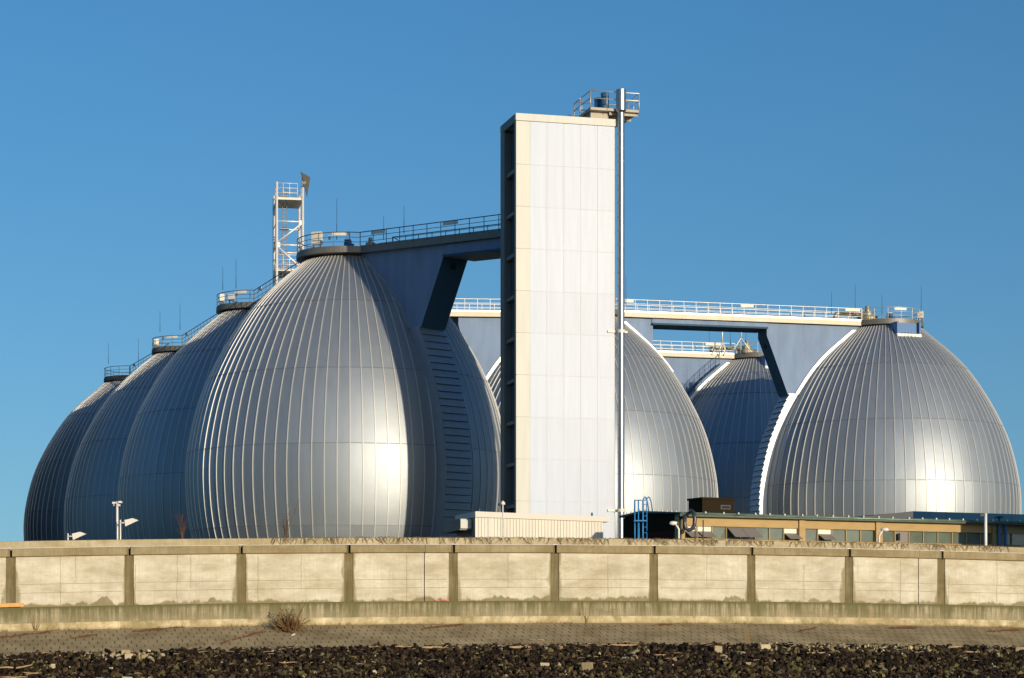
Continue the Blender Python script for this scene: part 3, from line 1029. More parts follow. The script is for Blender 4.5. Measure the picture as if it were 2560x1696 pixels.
def fin_and_spine(root, X, Y, d, tend=12.7, dl=.9, tm='trim', tlow=10.0, spine=True, zv=26.8, zl=21.8, trim_sides=(1, -1), stub=False):
    P = frame(X, Y, d)
    if stub:
        poly = [P(2.8, -HT, 27.84), P(tend, -HT, 27.84), P(tend, -HT, zv), P(2.8, -HT, zv - 3)]
    else:
        poly = [P(2.8, -HT, 27.84), P(tend, -HT, 27.84), P(tend, -HT, zv), P(tlow, -HT, zl), P(6.2, -HT, zl), P(4.5, -HT, 24)]
    mb = MB(); mb.prism(poly, P(0, 2 * HT, 0) - P(0, 0, 0))
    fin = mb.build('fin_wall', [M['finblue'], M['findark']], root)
    n2 = Vector(d).normalized()
    for pl in fin.data.polygons:                    # the end face has its shade put into a dark blue colour
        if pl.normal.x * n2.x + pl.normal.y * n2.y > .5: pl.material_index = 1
    if not stub:
        mb = MB(); c = P(11.7, 0, 25.4); sl = (P(tend, 0, zv) - P(tlow, 0, zl)).normalized()
        mb.box(P(tend - (zv - 25.9) / (zv - zl) * (tend - tlow) + .02, 0, 25.9), (.14, .38, .38), math.atan2(d[1], d[0]))
        mb.build('drain_hole', M['slot'], fin)
    # flashing where the pier meets the cladding
    for sd_ in trim_sides:
        mb = MB(); zs = [27.45 - i * (27.45 - (zl if not stub else zv - 1.2)) / 24 for i in range(25)]
        vs = []; fs = []
        for z in zs:
            l0 = HT * sd_; l1 = (HT + .17) * sd_
            r = R(z); t = math.sqrt(max(.1, r * r - HT * HT))
            for tt, ll in ((t - .25, l0), (t + .36, l0), (t + .36, l1), (t - .25, l1)): vs.append(P(tt, ll, z))
        for i in range(24):
            for j in range(4):
                a = i * 4 + j; b = i * 4 + (j + 1) % 4; f = (a, b, b + 4, a + 4)
                fs.append(f if sd_ > 0 else f[::-1])
        mb.add(vs, fs); mb.add([vs[0], vs[1], vs[2], vs[3]], [(0, 1, 2, 3)])
        mb.build('flashing', M[tm], fin)
    if spine:
        mb = MB(); z = zl; H = .52
        def to(z): return R(z) + (dl if z < 19 else dl + (z - 19) * .06)
        while z > GZ:
            zb = z - H
            pts = []
            for zz, e in ((zb + .03, .10), (z, 0)):
                for t, l in ((R(zz) - .9, -HT - .04), (to(zz) + e, -HT - .04), (to(zz) + e, HT + .04), (R(zz) - .8, HT + .04)):
                    pts.append(P(t, l, zz))
            mb.hexa(pts); z = zb
        sp = mb.build('spine_cladding', M['spine'], root)
        mb = MB(); zs = [zl - i * (zl - GZ) / 36 for i in range(37)]
        for sd_ in (1, -1):
            vs = []; fs = []
            for zz in zs:
                l0 = (HT + .045) * sd_; l1 = (HT + .07) * sd_
                for t, l in ((R(zz) - .4, l0), (to(zz) + .0, l0), (to(zz) + .0, l1), (R(zz) - .4, l1)): vs.append(P(t, l, zz))
            for i in range(36):
                for j in range(4):
                    a = i * 4 + j; b = i * 4 + (j + 1) % 4; f = (a, b, b + 4, a + 4)
                    fs.append(f if sd_ > 0 else f[::-1])
            mb.add(vs, fs)
        mb.build('side_flashing', M[tm], sp)
        mb = MB(); mb.hexa([P(6.5, -HT - .06, zl + .002), P(to(zl) + .12, -HT - .06, zl + .002), P(to(zl) + .12, HT + .06, zl + .002), P(6.5, HT + .06, zl + .002),
                            P(6.5, -HT - .06, zl + .1), P(to(zl) + .12, -HT - .06, zl + .1), P(to(zl) + .12, HT + .06, zl + .1), P(6.5, HT + .06, zl + .1)])
        mb.build('top_flashing', M['spine'], sp)


def put(root, name, fn, m, parent=None):
    mb = MB(); fn(mb); return mb.build(name, m, parent or root)


def egg(X, Y, label, rim, rods=(), gaps=(), spin=0, dark=True):
    root = thing('digester_tank', (X, Y, GZ), label, 'tank', 'egg-shaped metal digester tanks')
    c = bpy.data.objects.new('cladding', EGG); COL.objects.link(c); c.parent = root; c.location = (0, 0, -GZ); c.rotation_euler = (0, 0, spin)
    put(root, 'neck_collar', lambda b: b.lathe((X, Y, 0), [(2.8, 27.3), (3.3, 27.42), (3.3, 27.5), (3.12, 27.5), (3.12, 27.60), (3.28, 27.62), (3.28, 27.70), (3.1, 27.70), (3.1, 27.9)], 64, 0, False), M['collar'])
    pl = put(root, 'platform', lambda b: b.lathe((X, Y, 0), [(2.9, 27.86), (rim - .02, 27.86), (rim, 27.88), (rim, DT - .14), (rim - .03, DT - .14), (rim - .03, DT), (0, DT)], 72, 0, False), M['fascia'])
    mb = MB()
    n = 144
    # gaps: list of (azimuth, half-width) where bridges leave
    seg = []
    for i in range(n + 1):
        a = 2 * math.pi * i / n
        ok = all(abs((a - g + math.pi) % (2 * math.pi) - math.pi) > hwid for g, hwid in gaps)
        if ok: seg.append(Vector((X + (rim - .08) * math.cos(a), Y + (rim - .08) * math.sin(a), DT)))
        else:
            if len(seg) > 1: rail_run(seg, mb, 1.0, 1.2, .034 if dark else .034, (1.0, .64, .30))
            seg = []
    if len(seg) > 1: rail_run(seg, mb, 1.0, 1.2, .034, (1.0, .64, .30))
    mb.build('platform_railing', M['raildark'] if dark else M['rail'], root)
    for px, yt, yb, dd in rods:
        put(root, 'lightning_rod', lambda b: b.tube([at(px, yb, dd), at(px, (yt + yb) / 2, dd), at(px, yt, dd)], [.03, .02, .012], 5), M['darkmetal'])
    return root


def gas_dome(root, c, m='olive', s=1.0):
    d = put(root, 'gas_dome', lambda b: b.lathe(c, [(1.0 * s, 0), (1.0 * s, .16), (.86 * s, .18), (.84 * s, .5 * s), (.92 * s, .52 * s), (.92 * s, .56 * s), (.55 * s, .58 * s), (.45 * s, .66 * s), (.45 * s, .92 * s), (.5 * s, .94 * s), (.5 * s, .98 * s), (0, .99 * s)], 28, 0, False), M[m])
    put(root, 'vent_pipe', lambda b: b.lathe(c, [(.2 * s, .98 * s), (.2 * s, 1.45 * s), (.17 * s, 1.5 * s), (0, 1.5 * s)], 14, 0, True), M['olive'], d)
    return d


def motor(root, c, s=1.0):
    d = put(root, 'blue_motor', lambda b: b.lathe(c, [(.36 * s, 0), (.36 * s, .06), (.30 * s, .08), (.30 * s, .72 * s), (.26 * s, .78 * s), (0, .82 * s)], 16, 0, True), M['bluemotor'])
    put(root, 'motor_cap', lambda b: b.lathe(c, [(.27 * s, .80 * s), (.24 * s, .88 * s), (0, .9 * s)], 14), M['cabinet'], d)
    put(root, 'junction_box', lambda b: b.box((c[0] + .36 * s, c[1] - .15, c[2] + .28 * s), (.26 * s, .3, .4 * s)), M['bluemotor'], d)


def cabinet(root, c, size, rz=0):
    d = put(root, 'control_cabinet', lambda b: b.box((c[0], c[1], c[2] + size[2] / 2), size, rz), M['cabinet'])
    cx, sx = math.cos(rz), math.sin(rz)
    for u in (-.35, .35):
        mb = MB()
        mb.box((c[0] + cx * size[0] * u, c[1] + sx * size[0] * u, (c[2] + DT) / 2), (.07, .07, c[2] - DT), rz)
        mb.build('cabinet_leg', M['raildark'], d)


# positions
A = (-12.18, 163.0); B = (-21.9, 189.5); Cc = (-32.2, 217.4); D = (-41.5, 241.4)
G = (5.98, 191.7); Fe = (33.9, 198.9); E = (24.9, 222.3)
TO = Vector((.257, 141.0)); AL = math.radians(15.1)
EX = Vector((math.cos(AL), math.sin(AL))); EY = Vector((-math.sin(AL), math.cos(AL)))
TW, TDp = 6.72, 3.9


def ang(a, b): return math.atan2(b[1] - a[1], b[0] - a[0])


tl = Vector((A[0] + .656 * 19.2, A[1] - .755 * 19.2))          # bridge meets the rear shaft of the tower here
dA = Vector((tl.x - A[0], tl.y - A[1]))
gA = ang(A, tl)
gapw = .36
eA = egg(A[0], A[1], 'nearest egg-shaped metal tank, joined by a bridge to the white tower', 3.85,
         rods=[(842, 497, 600, 160), (959, 540, 600, 163), (1010, 515, 585, 161)], gaps=[(gA, .405), (ang(A, B), .31)], spin=.01)
eB = egg(B[0], B[1], 'second egg-shaped tank of the left row, half hidden behind the nearest', 3.65,
         rods=[(557, 668, 725, 189.5), (590, 647, 722, 187)], gaps=[(ang(B, A), .33), (ang(B, Cc), .33)], spin=.3)
eC = egg(Cc[0], Cc[1], 'third egg-shaped tank of the left row, dark blue in shade', 3.5,
         rods=[(400, 777, 830, 217), (450, 758, 825, 215)], gaps=[(ang(Cc, B), .34), (ang(Cc, D), .34)], spin=.8)
eD = egg(D[0], D[1], 'farthest egg-shaped tank at the left end of the row', 3.4,
         rods=[(271, 857, 910, 241), (346, 845, 905, 240)], gaps=[(ang(D, Cc), .34)], spin=1.3)
eG = egg(G[0], G[1], 'egg-shaped tank standing behind the white tower', 3.5,
         rods=[(1565, 690, 765, 191)], gaps=[(ang(G, Fe), .46), (ang(Fe, G), .46)], spin=.5, dark=False)
eF = egg(Fe[0], Fe[1], 'egg-shaped tank at the far right, its highlight low on the right side', 3.4,
         rods=[(2079, 730, 785, 198), (2138, 712, 790, 199), (2205, 737, 785, 200), (2303, 717, 790, 198)], gaps=[(ang(Fe, G), .46)], spin=.2, dark=False)
eE = egg(E[0], E[1], 'smaller-looking egg-shaped tank in the gap between the two right tanks, partly shaded', 3.4,
         rods=[(1773, 820, 876, 221), (1826, 815, 868, 222), (1865, 820, 870, 224)], gaps=[(ang(Fe, G), .46)], spin=.9, dark=False)

fin_and_spine(eA, A[0], A[1], dA, 12.75, dl=.9, tm='spine', tlow=10.05, trim_sides=(-1, 1))  # tm darker than trim: shade on these flashings put into the metal colour
dFG = Vector((G[0] - Fe[0], G[1] - Fe[1]))
fin_and_spine(eF, Fe[0], Fe[1], dFG, 11.9, dl=.6, tlow=9.9, zl=21.5, zv=26.7)
fin_and_spine(eE, E[0], E[1], dFG, 11.9, tlow=9.9, zl=21.5, zv=26.7)
fin_and_spine(eG, G[0], G[1], dFG, 11.2, tlow=9.6, zl=20.5, zv=26.7)
fin_and_spine(eG, G[0], G[1], -dFG, 6.3, stub=True, spine=False, zv=24.4)


# bracket boxes on the front right of F and E
def bracket(root, X, Y, az):
    d = (math.cos(az), math.sin(az)); P = frame(X, Y, d)
    pts = [P(2.9, -1.15, 26.9), P(4.1, -1.15, 26.9), P(4.1, 1.15, 26.9), P(2.9, 1.15, 26.9), P(2.9, -1.15, 27.84), P(4.1, -1.15, 27.84), P(4.1, 1.15, 27.84), P(2.9, 1.15, 27.84)]
    mb = MB(); mb.hexa(pts)
    for l in (-1.18, 1.02):
        mb.hexa([P(2.9, l, 26.85), P(4.45, l, 26.85), P(4.45, l + .16, 26.85), P(2.9, l + .16, 26.85), P(2.9, l, 27.9), P(4.45, l, 27.9), P(4.45, l + .16, 27.9), P(2.9, l + .16, 27.9)])
    br = mb.build('bridge_bracket', M['finb2'], root)
    mb = MB(); mb.hexa([P(2.9, -1.2, 26.6), P(4.6, -1.2, 26.55), P(4.6, 1.2, 26.55), P(2.9, 1.2, 26.6), P(2.9, -1.2, 26.83), P(4.5, -1.2, 26.83), P(4.5, 1.2, 26.83), P(2.9, 1.2, 26.83)])
    mb.build('flashing', M['trim'], br)


M['finb2'] = mat('blue_bracket_paint', (.09, .19, .40), .6, 0, .3)
baz = math.atan2(-.93, .30)
bracket(eF, Fe[0], Fe[1], baz); bracket(eE, E[0], E[1], baz)

# equipment on tank tops
gas_dome(eA, (A[0] + 1.7, A[1] - .8, DT), s=.75)
motor(eA, (A[0] + .15, A[1] - 2.4, DT - .1), .95)
cabinet(eA, (A[0] - 2.15, A[1] - 1.9, DT + .42), (.75, .35, .92), -.35)
put(eA, 'small_box', lambda b: b.box((A[0] - 1.15, A[1] - 2.9, DT + .75), (.17, .1, .3)), M['cabinet'])
motor(eF, (Fe[0] + .2, Fe[1] - 1.0, DT), .95)
gas_dome(eF, (Fe[0] - 1.75, Fe[1] - .6, DT - .08), s=1.05)
cabinet(eF, (Fe[0] + 3.0, Fe[1] - .9, DT + .35), (.5, .4, .62), -.3)
gas_dome(eE, (E[0] - 1.15, E[1] - .6, DT - .05), s=1.05)
motor(eE, (E[0] + 1.6, E[1] - 1.2, DT), .9)
gas_dome(eG, (G[0] + 1.4, G[1] + .4, DT), s=.8)
cabinet(eB, (B[0] - 3.1, B[1] - .6, DT + .25), (.42, .4, .85), .2)
cabinet(eB, (B[0] - 2.2, B[1] - 1.2, DT + .5), (.5, .2, .5), -.3)
cabinet(eC, (Cc[0] - 3.0, Cc[1] - .3, DT + .2), (.45, .4, .85), .2)
put(eB, 'small_box', lambda b: b.box((B[0] - 1.55, B[1] - 2.9, DT + .75), (.16, .1, .34)), M['raildark'])
put(eC, 'small_box', lambda b: b.box((Cc[0] - 2.0, Cc[1] - 2.6, DT + .8), (.18, .1, .3)), M['raildark'])


def rail_sign(root, X, Y, rim, az0, az1, mm='cabinet'):
    mb = MB()
    n = 4
    for i in range(n):
        a = az0 + (az1 - az0) * i / n; b = az0 + (az1 - az0) * (i + 1) / n
        r = rim - .12
        p = [(X + r * math.cos(t), Y + r * math.sin(t)) for t in (a, b)]
        q = [(X + (r + .05) * math.cos(t), Y + (r + .05) * math.sin(t)) for t in (a, b)]
        mb.hexa([(p[0][0], p[0][1], DT + .76), (q[0][0], q[0][1], DT + .76), (q[1][0], q[1][1], DT + .76), (p[1][0], p[1][1], DT + .76),
                 (p[0][0], p[0][1], DT + .96), (q[0][0], q[0][1], DT + .96), (q[1][0], q[1][1], DT + .96), (p[1][0], p[1][1], DT + .96)])
    mb.build('rail_panel', M[mm], root)


rail_sign(eA, A[0], A[1], 3.85, math.radians(-104), math.radians(-84))
rail_sign(eB, B[0], B[1], 3.65, math.radians(-118), math.radians(-100))
rail_sign(eC, Cc[0], Cc[1], 3.5, math.radians(-118), math.radians(-98))
rail_sign(eF, Fe[0], Fe[1], 3.4, math.radians(-86), math.radians(-66))

# stair on the shaded side of tank E
st = MB()
Pe = frame(E[0], E[1], dFG)
pts = []
for i in range(26):
    z = 27.4 - i * .42; t = math.sqrt(max(.1, R(z) ** 2 - HT * HT)) + .9
    pts.append(Pe(t, HT * -1 - .45, z))
st2 = []
nrmE = Vector((dFG.normalized().y, -dFG.normalized().x))
side = -1 if nrmE.y > 0 else 1
pts = []
for i in range(26):
    z = 27.2 - i * .42; t = math.sqrt(max(.1, R(z) ** 2 - HT * HT)) + .95
    pts.append(Pe(t, side * (HT + .55), z))
for a_, b_ in zip(pts[:-1], pts[1:]): st.bar(a_, b_, .5, .12)
sr = MB(); rail_run(pts, sr, 1.0, .75, .03, (1.0, .5))
so = st.build('access_stair', M['findark'], eE); sr.build('stair_railing', M['bluepipe'], so)

# lightning tripods on E's platform
for i, (px, pj) in enumerate(((1806, 862), (1853, 848))):
    d = 218.6; top = at(px, 815, d); jn = at(px, pj, d)
    mb = MB()
    mb.tube([jn + Vector((0, 0, .2)), top + Vector((-.02, 0, 0))], .065, 6)
    for dx, dy in ((-.9 if i else -.4, 0), (.95 if i else .4, 0)):
        mb.tube([jn + Vector((0, 0, .1)), Vector((jn.x + dx, jn.y + dy, DT))], .06, 6)
    mb.tube([jn + Vector((0, 0, .1)), Vector((jn.x, jn.y + .9, DT))], .06, 6)
    mb.build('tripod_mast', M['railwhite'], eE)


# ------------------------------------------------------------------ bridges
def bridge(name_label, p0, p1, z0_, z1_, width, fasc, railm, sp=1.15, girder=None, pipe=False, panels=(), kick=True, rail_r=.034, span_girder=None, group='footbridges linking the tank tops'):
    p0 = Vector(p0); p1 = Vector(p1); d = (p1 - p0); L_ = d.length; d.normalize(); nr = Vector((d.y, -d.x))
    root = thing('footbridge', (p0.x, p0.y, z0_ - .5), name_label, 'footbridge', group)
    zz = lambda t: z0_ + (z1_ - z0_) * t / L_
    P = lambda t, l, h: Vector((p0.x + d.x * t + nr.x * l, p0.y + d.y * t + nr.y * l, zz(t) + h))
    hw = width / 2

    def slab(b, t0, t1, l0, l1, h0, h1):
        b.hexa([P(t0, l0, h0), P(t1, l0, h0), P(t1, l1, h0), P(t0, l1, h0), P(t0, l0, h1), P(t1, l0, h1), P(t1, l1, h1), P(t0, l1, h1)])
    mb = MB(); slab(mb, 0, L_, -hw + .06, hw - .06, -.2, -.03); mb.build('deck', M['darkmetal'], root)
    mb = MB()
    for sgn in (-1, 1):
        slab(mb, 0, L_, sgn * hw - .05, sgn * hw + .05, -.49, -.08)
    fo = mb.build('fascia', M[fasc], root)
    mb = MB()
    for sgn in (-1, 1): slab(mb, 0, L_, sgn * hw - .02, sgn * hw + .02, -.077, .06)
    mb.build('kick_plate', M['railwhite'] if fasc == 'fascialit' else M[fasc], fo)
    mb = MB()
    for sgn in (-1, 1):
        rail_run([P(0, sgn * (hw + .03), 0), P(L_ / 2, sgn * (hw + .03), 0), P(L_, sgn * (hw + .03), 0)], mb, 1.02, sp, rail_r, (1.0, .66, .30))
    mb.build('railing', M[railm], root)
    if span_girder:
        t0, t1, h = span_girder
        mb = MB(); slab(mb, t0, t1, -hw + .25, hw - .25, -.495 - h, -.495)
        g = mb.build('girder', M['finblue'], root)
        mb = MB(); slab(mb, t0, t1, -hw + .02, hw - .02, -.495 - h - .16, -.495 - h - .003); mb.build('lower_flange', M['findark'], g)
    for t, l, wd in panels:
        mb = MB(); slab(mb, t, t + wd, l - .03, l + .03, .76, .98); mb.build('rail_panel', M['cabinet'], root)
    if pipe:
        mb = MB(); mb.tube([P(0.3, 0, .25), P(L_ - .3, 0, .25)], .14, 8)
        for k in range(int(L_ / 2)): mb.box(P(1 + 2 * k, 0, .05), (.3, .12, .2), math.atan2(d.y, d.x))
        mb.build('service_pipe', M['darkmetal'], root)
    return root, P, L_


uA = dA.normalized()
pA0 = Vector(A) + uA * 3.45
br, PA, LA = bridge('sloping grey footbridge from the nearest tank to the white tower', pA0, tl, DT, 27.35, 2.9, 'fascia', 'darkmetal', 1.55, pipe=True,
                    panels=((1.3, 1.47, 1.6), (9.5, 1.47, 1.6)), rail_r=.034, span_girder=(9.4, dA.length - 3.2, .75))
uG = dFG.normalized()
pF0 = Vector(Fe) + uG * 3.0; pG1 = Vector(G) - uG * 2.8
br2, PG, LG = bridge('long sunlit footbridge between the tank behind the tower and the far right tank', pF0, pG1, DT, DT - .02, 2.9, 'fascialit', 'railwhite', 1.12,
                     panels=((.2, -1.47, 1.4), (10.2, -1.47, 1.2), (21.5, -1.47, 1.1)), span_girder=(8.6, 19.9, .42)) if False else (None, None, None)
M['fascialit'] = mat('sunlit_fascia_metal', (.34, .30, .235), .5, .25, var=.08, vscale=1.5)  # lit copy of the fascia metal, sunlight put into the colour


def near_side(u): return 1 if (u.y * 0 + (-u.x)) < 0 else -1     # sign of nr towards the camera (nr.y < 0)


sg = near_side(uG)
LGF = (pG1 - pF0).length
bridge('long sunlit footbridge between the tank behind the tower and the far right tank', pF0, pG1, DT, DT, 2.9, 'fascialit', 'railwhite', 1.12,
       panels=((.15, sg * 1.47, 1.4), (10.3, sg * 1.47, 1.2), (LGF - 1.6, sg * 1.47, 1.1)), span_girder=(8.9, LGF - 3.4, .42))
pGl = Vector(G) + uG * 2.9
bridge('sunlit footbridge stub left of the white tower on the pier of the hidden tank', pGl, pGl + uG * 9.6, DT - .3, DT - .55, 2.9, 'fascialit', 'railwhite', 1.12,
       panels=())
pE0 = Vector(E) + uG * 3.0
bridge('farther sunlit footbridge running left from the small middle tank', pE0, pE0 + uG * 22, DT, DT, 2.9, 'fascialit', 'railwhite', 1.12, panels=((1.5, sg * 1.47, 1.6),))
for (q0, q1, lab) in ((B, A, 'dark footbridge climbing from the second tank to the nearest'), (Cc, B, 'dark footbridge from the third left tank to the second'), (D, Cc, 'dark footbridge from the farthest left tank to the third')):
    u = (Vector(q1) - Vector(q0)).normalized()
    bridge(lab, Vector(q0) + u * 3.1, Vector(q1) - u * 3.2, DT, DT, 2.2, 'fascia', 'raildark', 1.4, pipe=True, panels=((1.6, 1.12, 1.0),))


# gas pipe elbows on the F and E bridges
def elbow(root, c, u, s):
    Pf = lambda t, l, z: Vector((c[0] + u.x * t, c[1] + u.y * t - l, z))
    pts = [Pf(5.0, .6, DT - .1), Pf(5.0, .6, DT + .42), Pf(4.9, .6, DT + .60), Pf(4.6, .6, DT + .68), Pf(2.0, .6, DT + .68)]
    put(root, 'gas_pipe', lambda b: b.tube(pts, .19, 10), M['olive'])


elbow(eF, Fe, uG, 1); elbow(eE, E, uG, 1)
# small valves along the bridge deck at right
for k, px in enumerate((1977, 2010)):
    t_d = 196.5
    c = at(px, 800, t_d)
    put(eF, 'valve', lambda b: (b.tube([Vector((c.x, c.y, DT)), Vector((c.x, c.y, DT + .62))], .04, 5), b.box((c.x, c.y, DT + .25), (.16, .16, .28))), M['darkmetal'])

# ------------------------------------------------------------------ white tower
tb = TO + EX * TW / 2
tower = thing('white_tower', (tb.x, tb.y, GZ), 'tall white panelled tower with dark glazed left side', 'tower')
ZT = 33.62
o2 = (TO.x, TO.y)
mb = MB(); mb.obox(o2, EX, EY, .06, TW - .03, .06, TDp - .02, GZ, ZT - .5); core = mb.build('core_wall', M['joint'], tower)
lev = [33.15]
for k in range(11): lev.append(30.35 - 2.71 * k)
lev[-1] = GZ if lev[-1] < GZ else lev[-1]
us = [0, .93, 2.06, 3.20, 4.34, 5.48, 6.66]
rs = random.Random(3)
for c0 in range(6):
    mb = MB()
    for a, b in zip(lev[:-1], lev[1:]):
        if c0 == 0: mb.obox(o2, EX, EY, us[c0], us[c0 + 1] - .012, -.03, .058, b + .014, a - .014)
        else:
            j = rs.uniform(-.004, .004)
            mb.obox(o2, EX, EY, us[c0] + .009, us[c0 + 1] - .009, -.012 + j, .058, b + .009, a - .009)
    mb.build('cream_panel_column' if c0 == 0 else 'white_panel_column', M['cream'] if c0 == 0 else M['white'], tower)
# parapet
mb = MB(); mb.obox(o2, EX, EY, -.03, TW + .1, -.08, .25, 33.16, ZT)
mb.obox(o2, EX, EY, TW - .25, TW + .1, .252, TDp, 33.16, ZT); mb.obox(o2, EX, EY, -.03, TW - .252, TDp - .3, TDp, 33.16, ZT)
mb.build('parapet', M['cream'], tower)
mb = MB(); mb.obox(o2, EX, EY, -.03, .3, .252, TDp - .302, 33.1, ZT - .003); mb.build('side_parapet', M['darkpar'] if 'darkpar' in M else M['bluegreypanel'], tower)
mb = MB(); mb.obox(o2, EX, EY, .3, TW - .25, .252, TDp - .302, 33.1, 33.3); mb.build('roof', M['concrete'], tower)
# left side: recessed glazing between dark pilasters
mb = MB(); mb.obox(o2, EX, EY, 0, .058, .06, .45, GZ, 33.1); mb.obox(o2, EX, EY, -.001, .058, 2.9, TDp, GZ, 33.1)
mb.build('side_pilaster', M['bluegreypanel'], tower)
mb = MB(); mb.obox(o2, EX, EY, .5, .56, .3, 3.3, GZ, 33.0)
EOFTMP = 0
gl = None
# glazing sits in a real recess: cut the core by using a narrower core on the left side
core_me = core.data
bpy.data.objects.remove(core)
mbc = MB(); mbc.obox(o2, EX, EY, .62, TW - .03, .10, TDp - .02, GZ, ZT - .5)
mbc.obox(o2, EX, EY, .06, .618, .10, .45, GZ, 33.0); mbc.obox(o2, EX, EY, .06, .618, 2.9, TDp - .02, GZ, 33.0)
mbc.build('core_wall', M['bluegreypanel'], tower)
mb = MB(); mb.obox(o2, EX, EY, .06, TW - .04, .002, .099, GZ, 33.1); mb.build('joint_backing', M['joint'], tower)
mb = MB(); mb.obox(o2, EX, EY, .48, .618, .452, 2.898, GZ, 33.0); gl = mb.build('side_glazing', M['recess'], tower)
mb = MB()
for k in range(11):
    z = 30.1 - 2.71 * k
    if z > GZ: mb.obox(o2, EX, EY, .12, .478, .452, 2.898, z - .11, z + .11)
for v in (.95, 1.35, 1.9, 2.4): mb.obox(o2, EX, EY, .42, .478, v - .03, v + .03, GZ, 33.0)
mb.build('glazing_bar', M['darkbar'] if 'darkbar' in M else M['bluegreypanel'], gl)
mb = MB(); mb.obox(o2, EX, EY, .46, .479, 1.4, 1.87, GZ, 32.2); mb.obox(o2, EX, EY, .46, .479, .98, 1.3, GZ, 32.2); mb.build('pane', M['glass'], gl)
mb = MB(); mb.obox(o2, EX, EY, 1.65, 5.8, TDp + .003, 10.0, GZ, 33.0); mb.build('rear_shaft', M['bluegreypanel'], tower)
# penthouse, platform, ducts
pent = MB(); pent.obox(o2, EX, EY, 5.15, 6.35, .4, 3.2, 33.2, 34.15); pent.build('penthouse', M['concrete'], tower)
mb = MB(); mb.obox(o2, EX, EY, 4.98, 8.34, -.05, 3.3, 34.152, 34.32)
for v in (.2, 1.6, 3.0): mb.obox(o2, EX, EY, 6.36, 8.3, v, v + .1, 33.95, 34.15)
plt = mb.build('roof_platform', M['concrete'], tower)
TP = lambda u, v, z: Vector((o2[0] + EX.x * u + EY.x * v, o2[1] + EX.y * u + EY.y * v, z))
mb = MB()
hz = 34.3
for f in (1.1, .62):
    mb.tube([TP(5.0, 1.9, hz + f), TP(5.0, -.03, hz + f), TP(8.32, -.03, hz + f), TP(8.32, 3.28, hz + f), TP(5.0, 3.28, hz + f)], .035, 6)
    mb.tube([TP(5.0, 2.3, hz + f), TP(5.0, 3.6, hz + f)], .035, 6)
for u, v in ((5.0, 1.9), (5.0, -.03), (6.12, -.03), (7.22, -.03), (8.32, -.03), (8.32, 1.1), (8.32, 2.2), (8.32, 3.28), (7, 3.28), (5.0, 2.3), (5.0, 3.6)):
    mb.tube([TP(u, v, 34.1), TP(u, v, hz + 1.1)], .035, 5)
mb.build('roof_railing', M['rail'], plt)
for (u, v, r, h) in ((6.0, 1.6, .22, 1.05), (6.3, 1.0, .26, 1.25)):
    mb = MB(); mb.lathe(TP(u, v, 34.3), [(r, 0), (r, h), (r - .03, h), (r - .03, h - .2), (0, h - .2)], 18, 0, True); mb.build('blue_duct', M['blueduct'], plt)
mb = MB()
mb.tube([TP(3.6, .2, 33.6), TP(3.62, .2, 33.78), TP(3.7, .2, 33.78), TP(3.75, .2, 33.65)], .025, 5)
mb.tube([TP(4.0, .2, 33.6), TP(4.02, .2, 33.78), TP(4.1, .2, 33.78), TP(4.15, .2, 33.65)], .025, 5)
mb.build('hook', M['darkmetal'], tower)
# flue pipe beside the tower
fp = thing('flue_pipe', TP(7.02, .1, GZ), 'shiny steel flue pipe running up the right corner of the white tower', 'pipe')
c0 = TP(7.0, -.28, 0)
mb = MB()
mb.lathe((c0.x, c0.y, 0), [(.225, GZ), (.225, 34.0)], 24, 0, True)
mb.lathe((c0.x, c0.y, 0), [(.225, 34.0), (.33, 34.15)], 24, 0, True); mb.lathe((c0.x, c0.y, 0), [(.33, 34.15), (.33, 35.5)], 24, 0, True)
mb.lathe((c0.x, c0.y, 0), [(.33, 35.5), (.30, 35.5), (.30, 35.2), (0, 35.2)], 24, 0, False)
o = mb.build('flue', M['chrome'], fp)
z = GZ + .3
mb = MB()
while z < 33.8:
    mb.lathe((c0.x, c0.y, 0), [(.237, z), (.237, z + .05)], 24, 0, True); z += .9
mb.build('clamp_ring', M['olive'], o)
for z in (19.8, 8.15):
    mb = MB(); mb.box((c0.x - .25, c0.y + .3, z), (1.35, .35, .14), AL); mb.lathe((c0.x, c0.y, z - .1), [(.23, 0), (.27, 0), (.27, .2), (.23, .2)], 20)
    mb.build('pipe_bracket', M['cabinet'], fp)

# ------------------------------------------------------------------ lattice mast behind the nearest tank
d = 207.0
k = d / F
ms = thing('lattice_mast', (-21.3, d, GZ), 'slender white steel stair mast with railed top platform behind the nearest tank', 'mast')
ex = Vector((math.cos(math.radians(10)), math.sin(math.radians(10)))); ey = Vector((-ex.y, ex.x))
mo = at(692, 1590, d); W_, Dp = 2.45, 4.2
MP = lambda u, v, z: Vector((mo.x + ex.x * u + ey.x * v, mo.y + ex.y * u + ey.y * v, z))
zp = (HZ - 496) * k
zt = (HZ - 455) * k
for (u, v, zz) in ((0, 0, zp + 1.55), (W_, 0, zp + 1.1), (W_, Dp, zp + 1.1), (0, Dp, zp + 1.1)):
    mb = MB(); mb.tube([MP(u, v, GZ), MP(u, v, zz)], .12, 8); mb.build('leg', M['railwhite'], ms)
mb = MB(); mb.hexa([MP(0, 0, zp - .1), MP(W_, 0, zp - .1), MP(W_, Dp, zp - .1), MP(0, Dp, zp - .1), MP(0, 0, zp + .12), MP(W_, 0, zp + .12), MP(W_, Dp, zp + .12), MP(0, Dp, zp + .12)])
zl2 = (HZ - 675) * k
mb.build('landing', M['cabinet'], ms); mb = MB()
mb.hexa([MP(0, 0, zl2 - .08), MP(W_, 0, zl2 - .08), MP(W_, Dp, zl2 - .08), MP(0, Dp, zl2 - .08), MP(0, 0, zl2 + .08), MP(W_, 0, zl2 + .08), MP(W_, Dp, zl2 + .08), MP(0, Dp, zl2 + .08)])
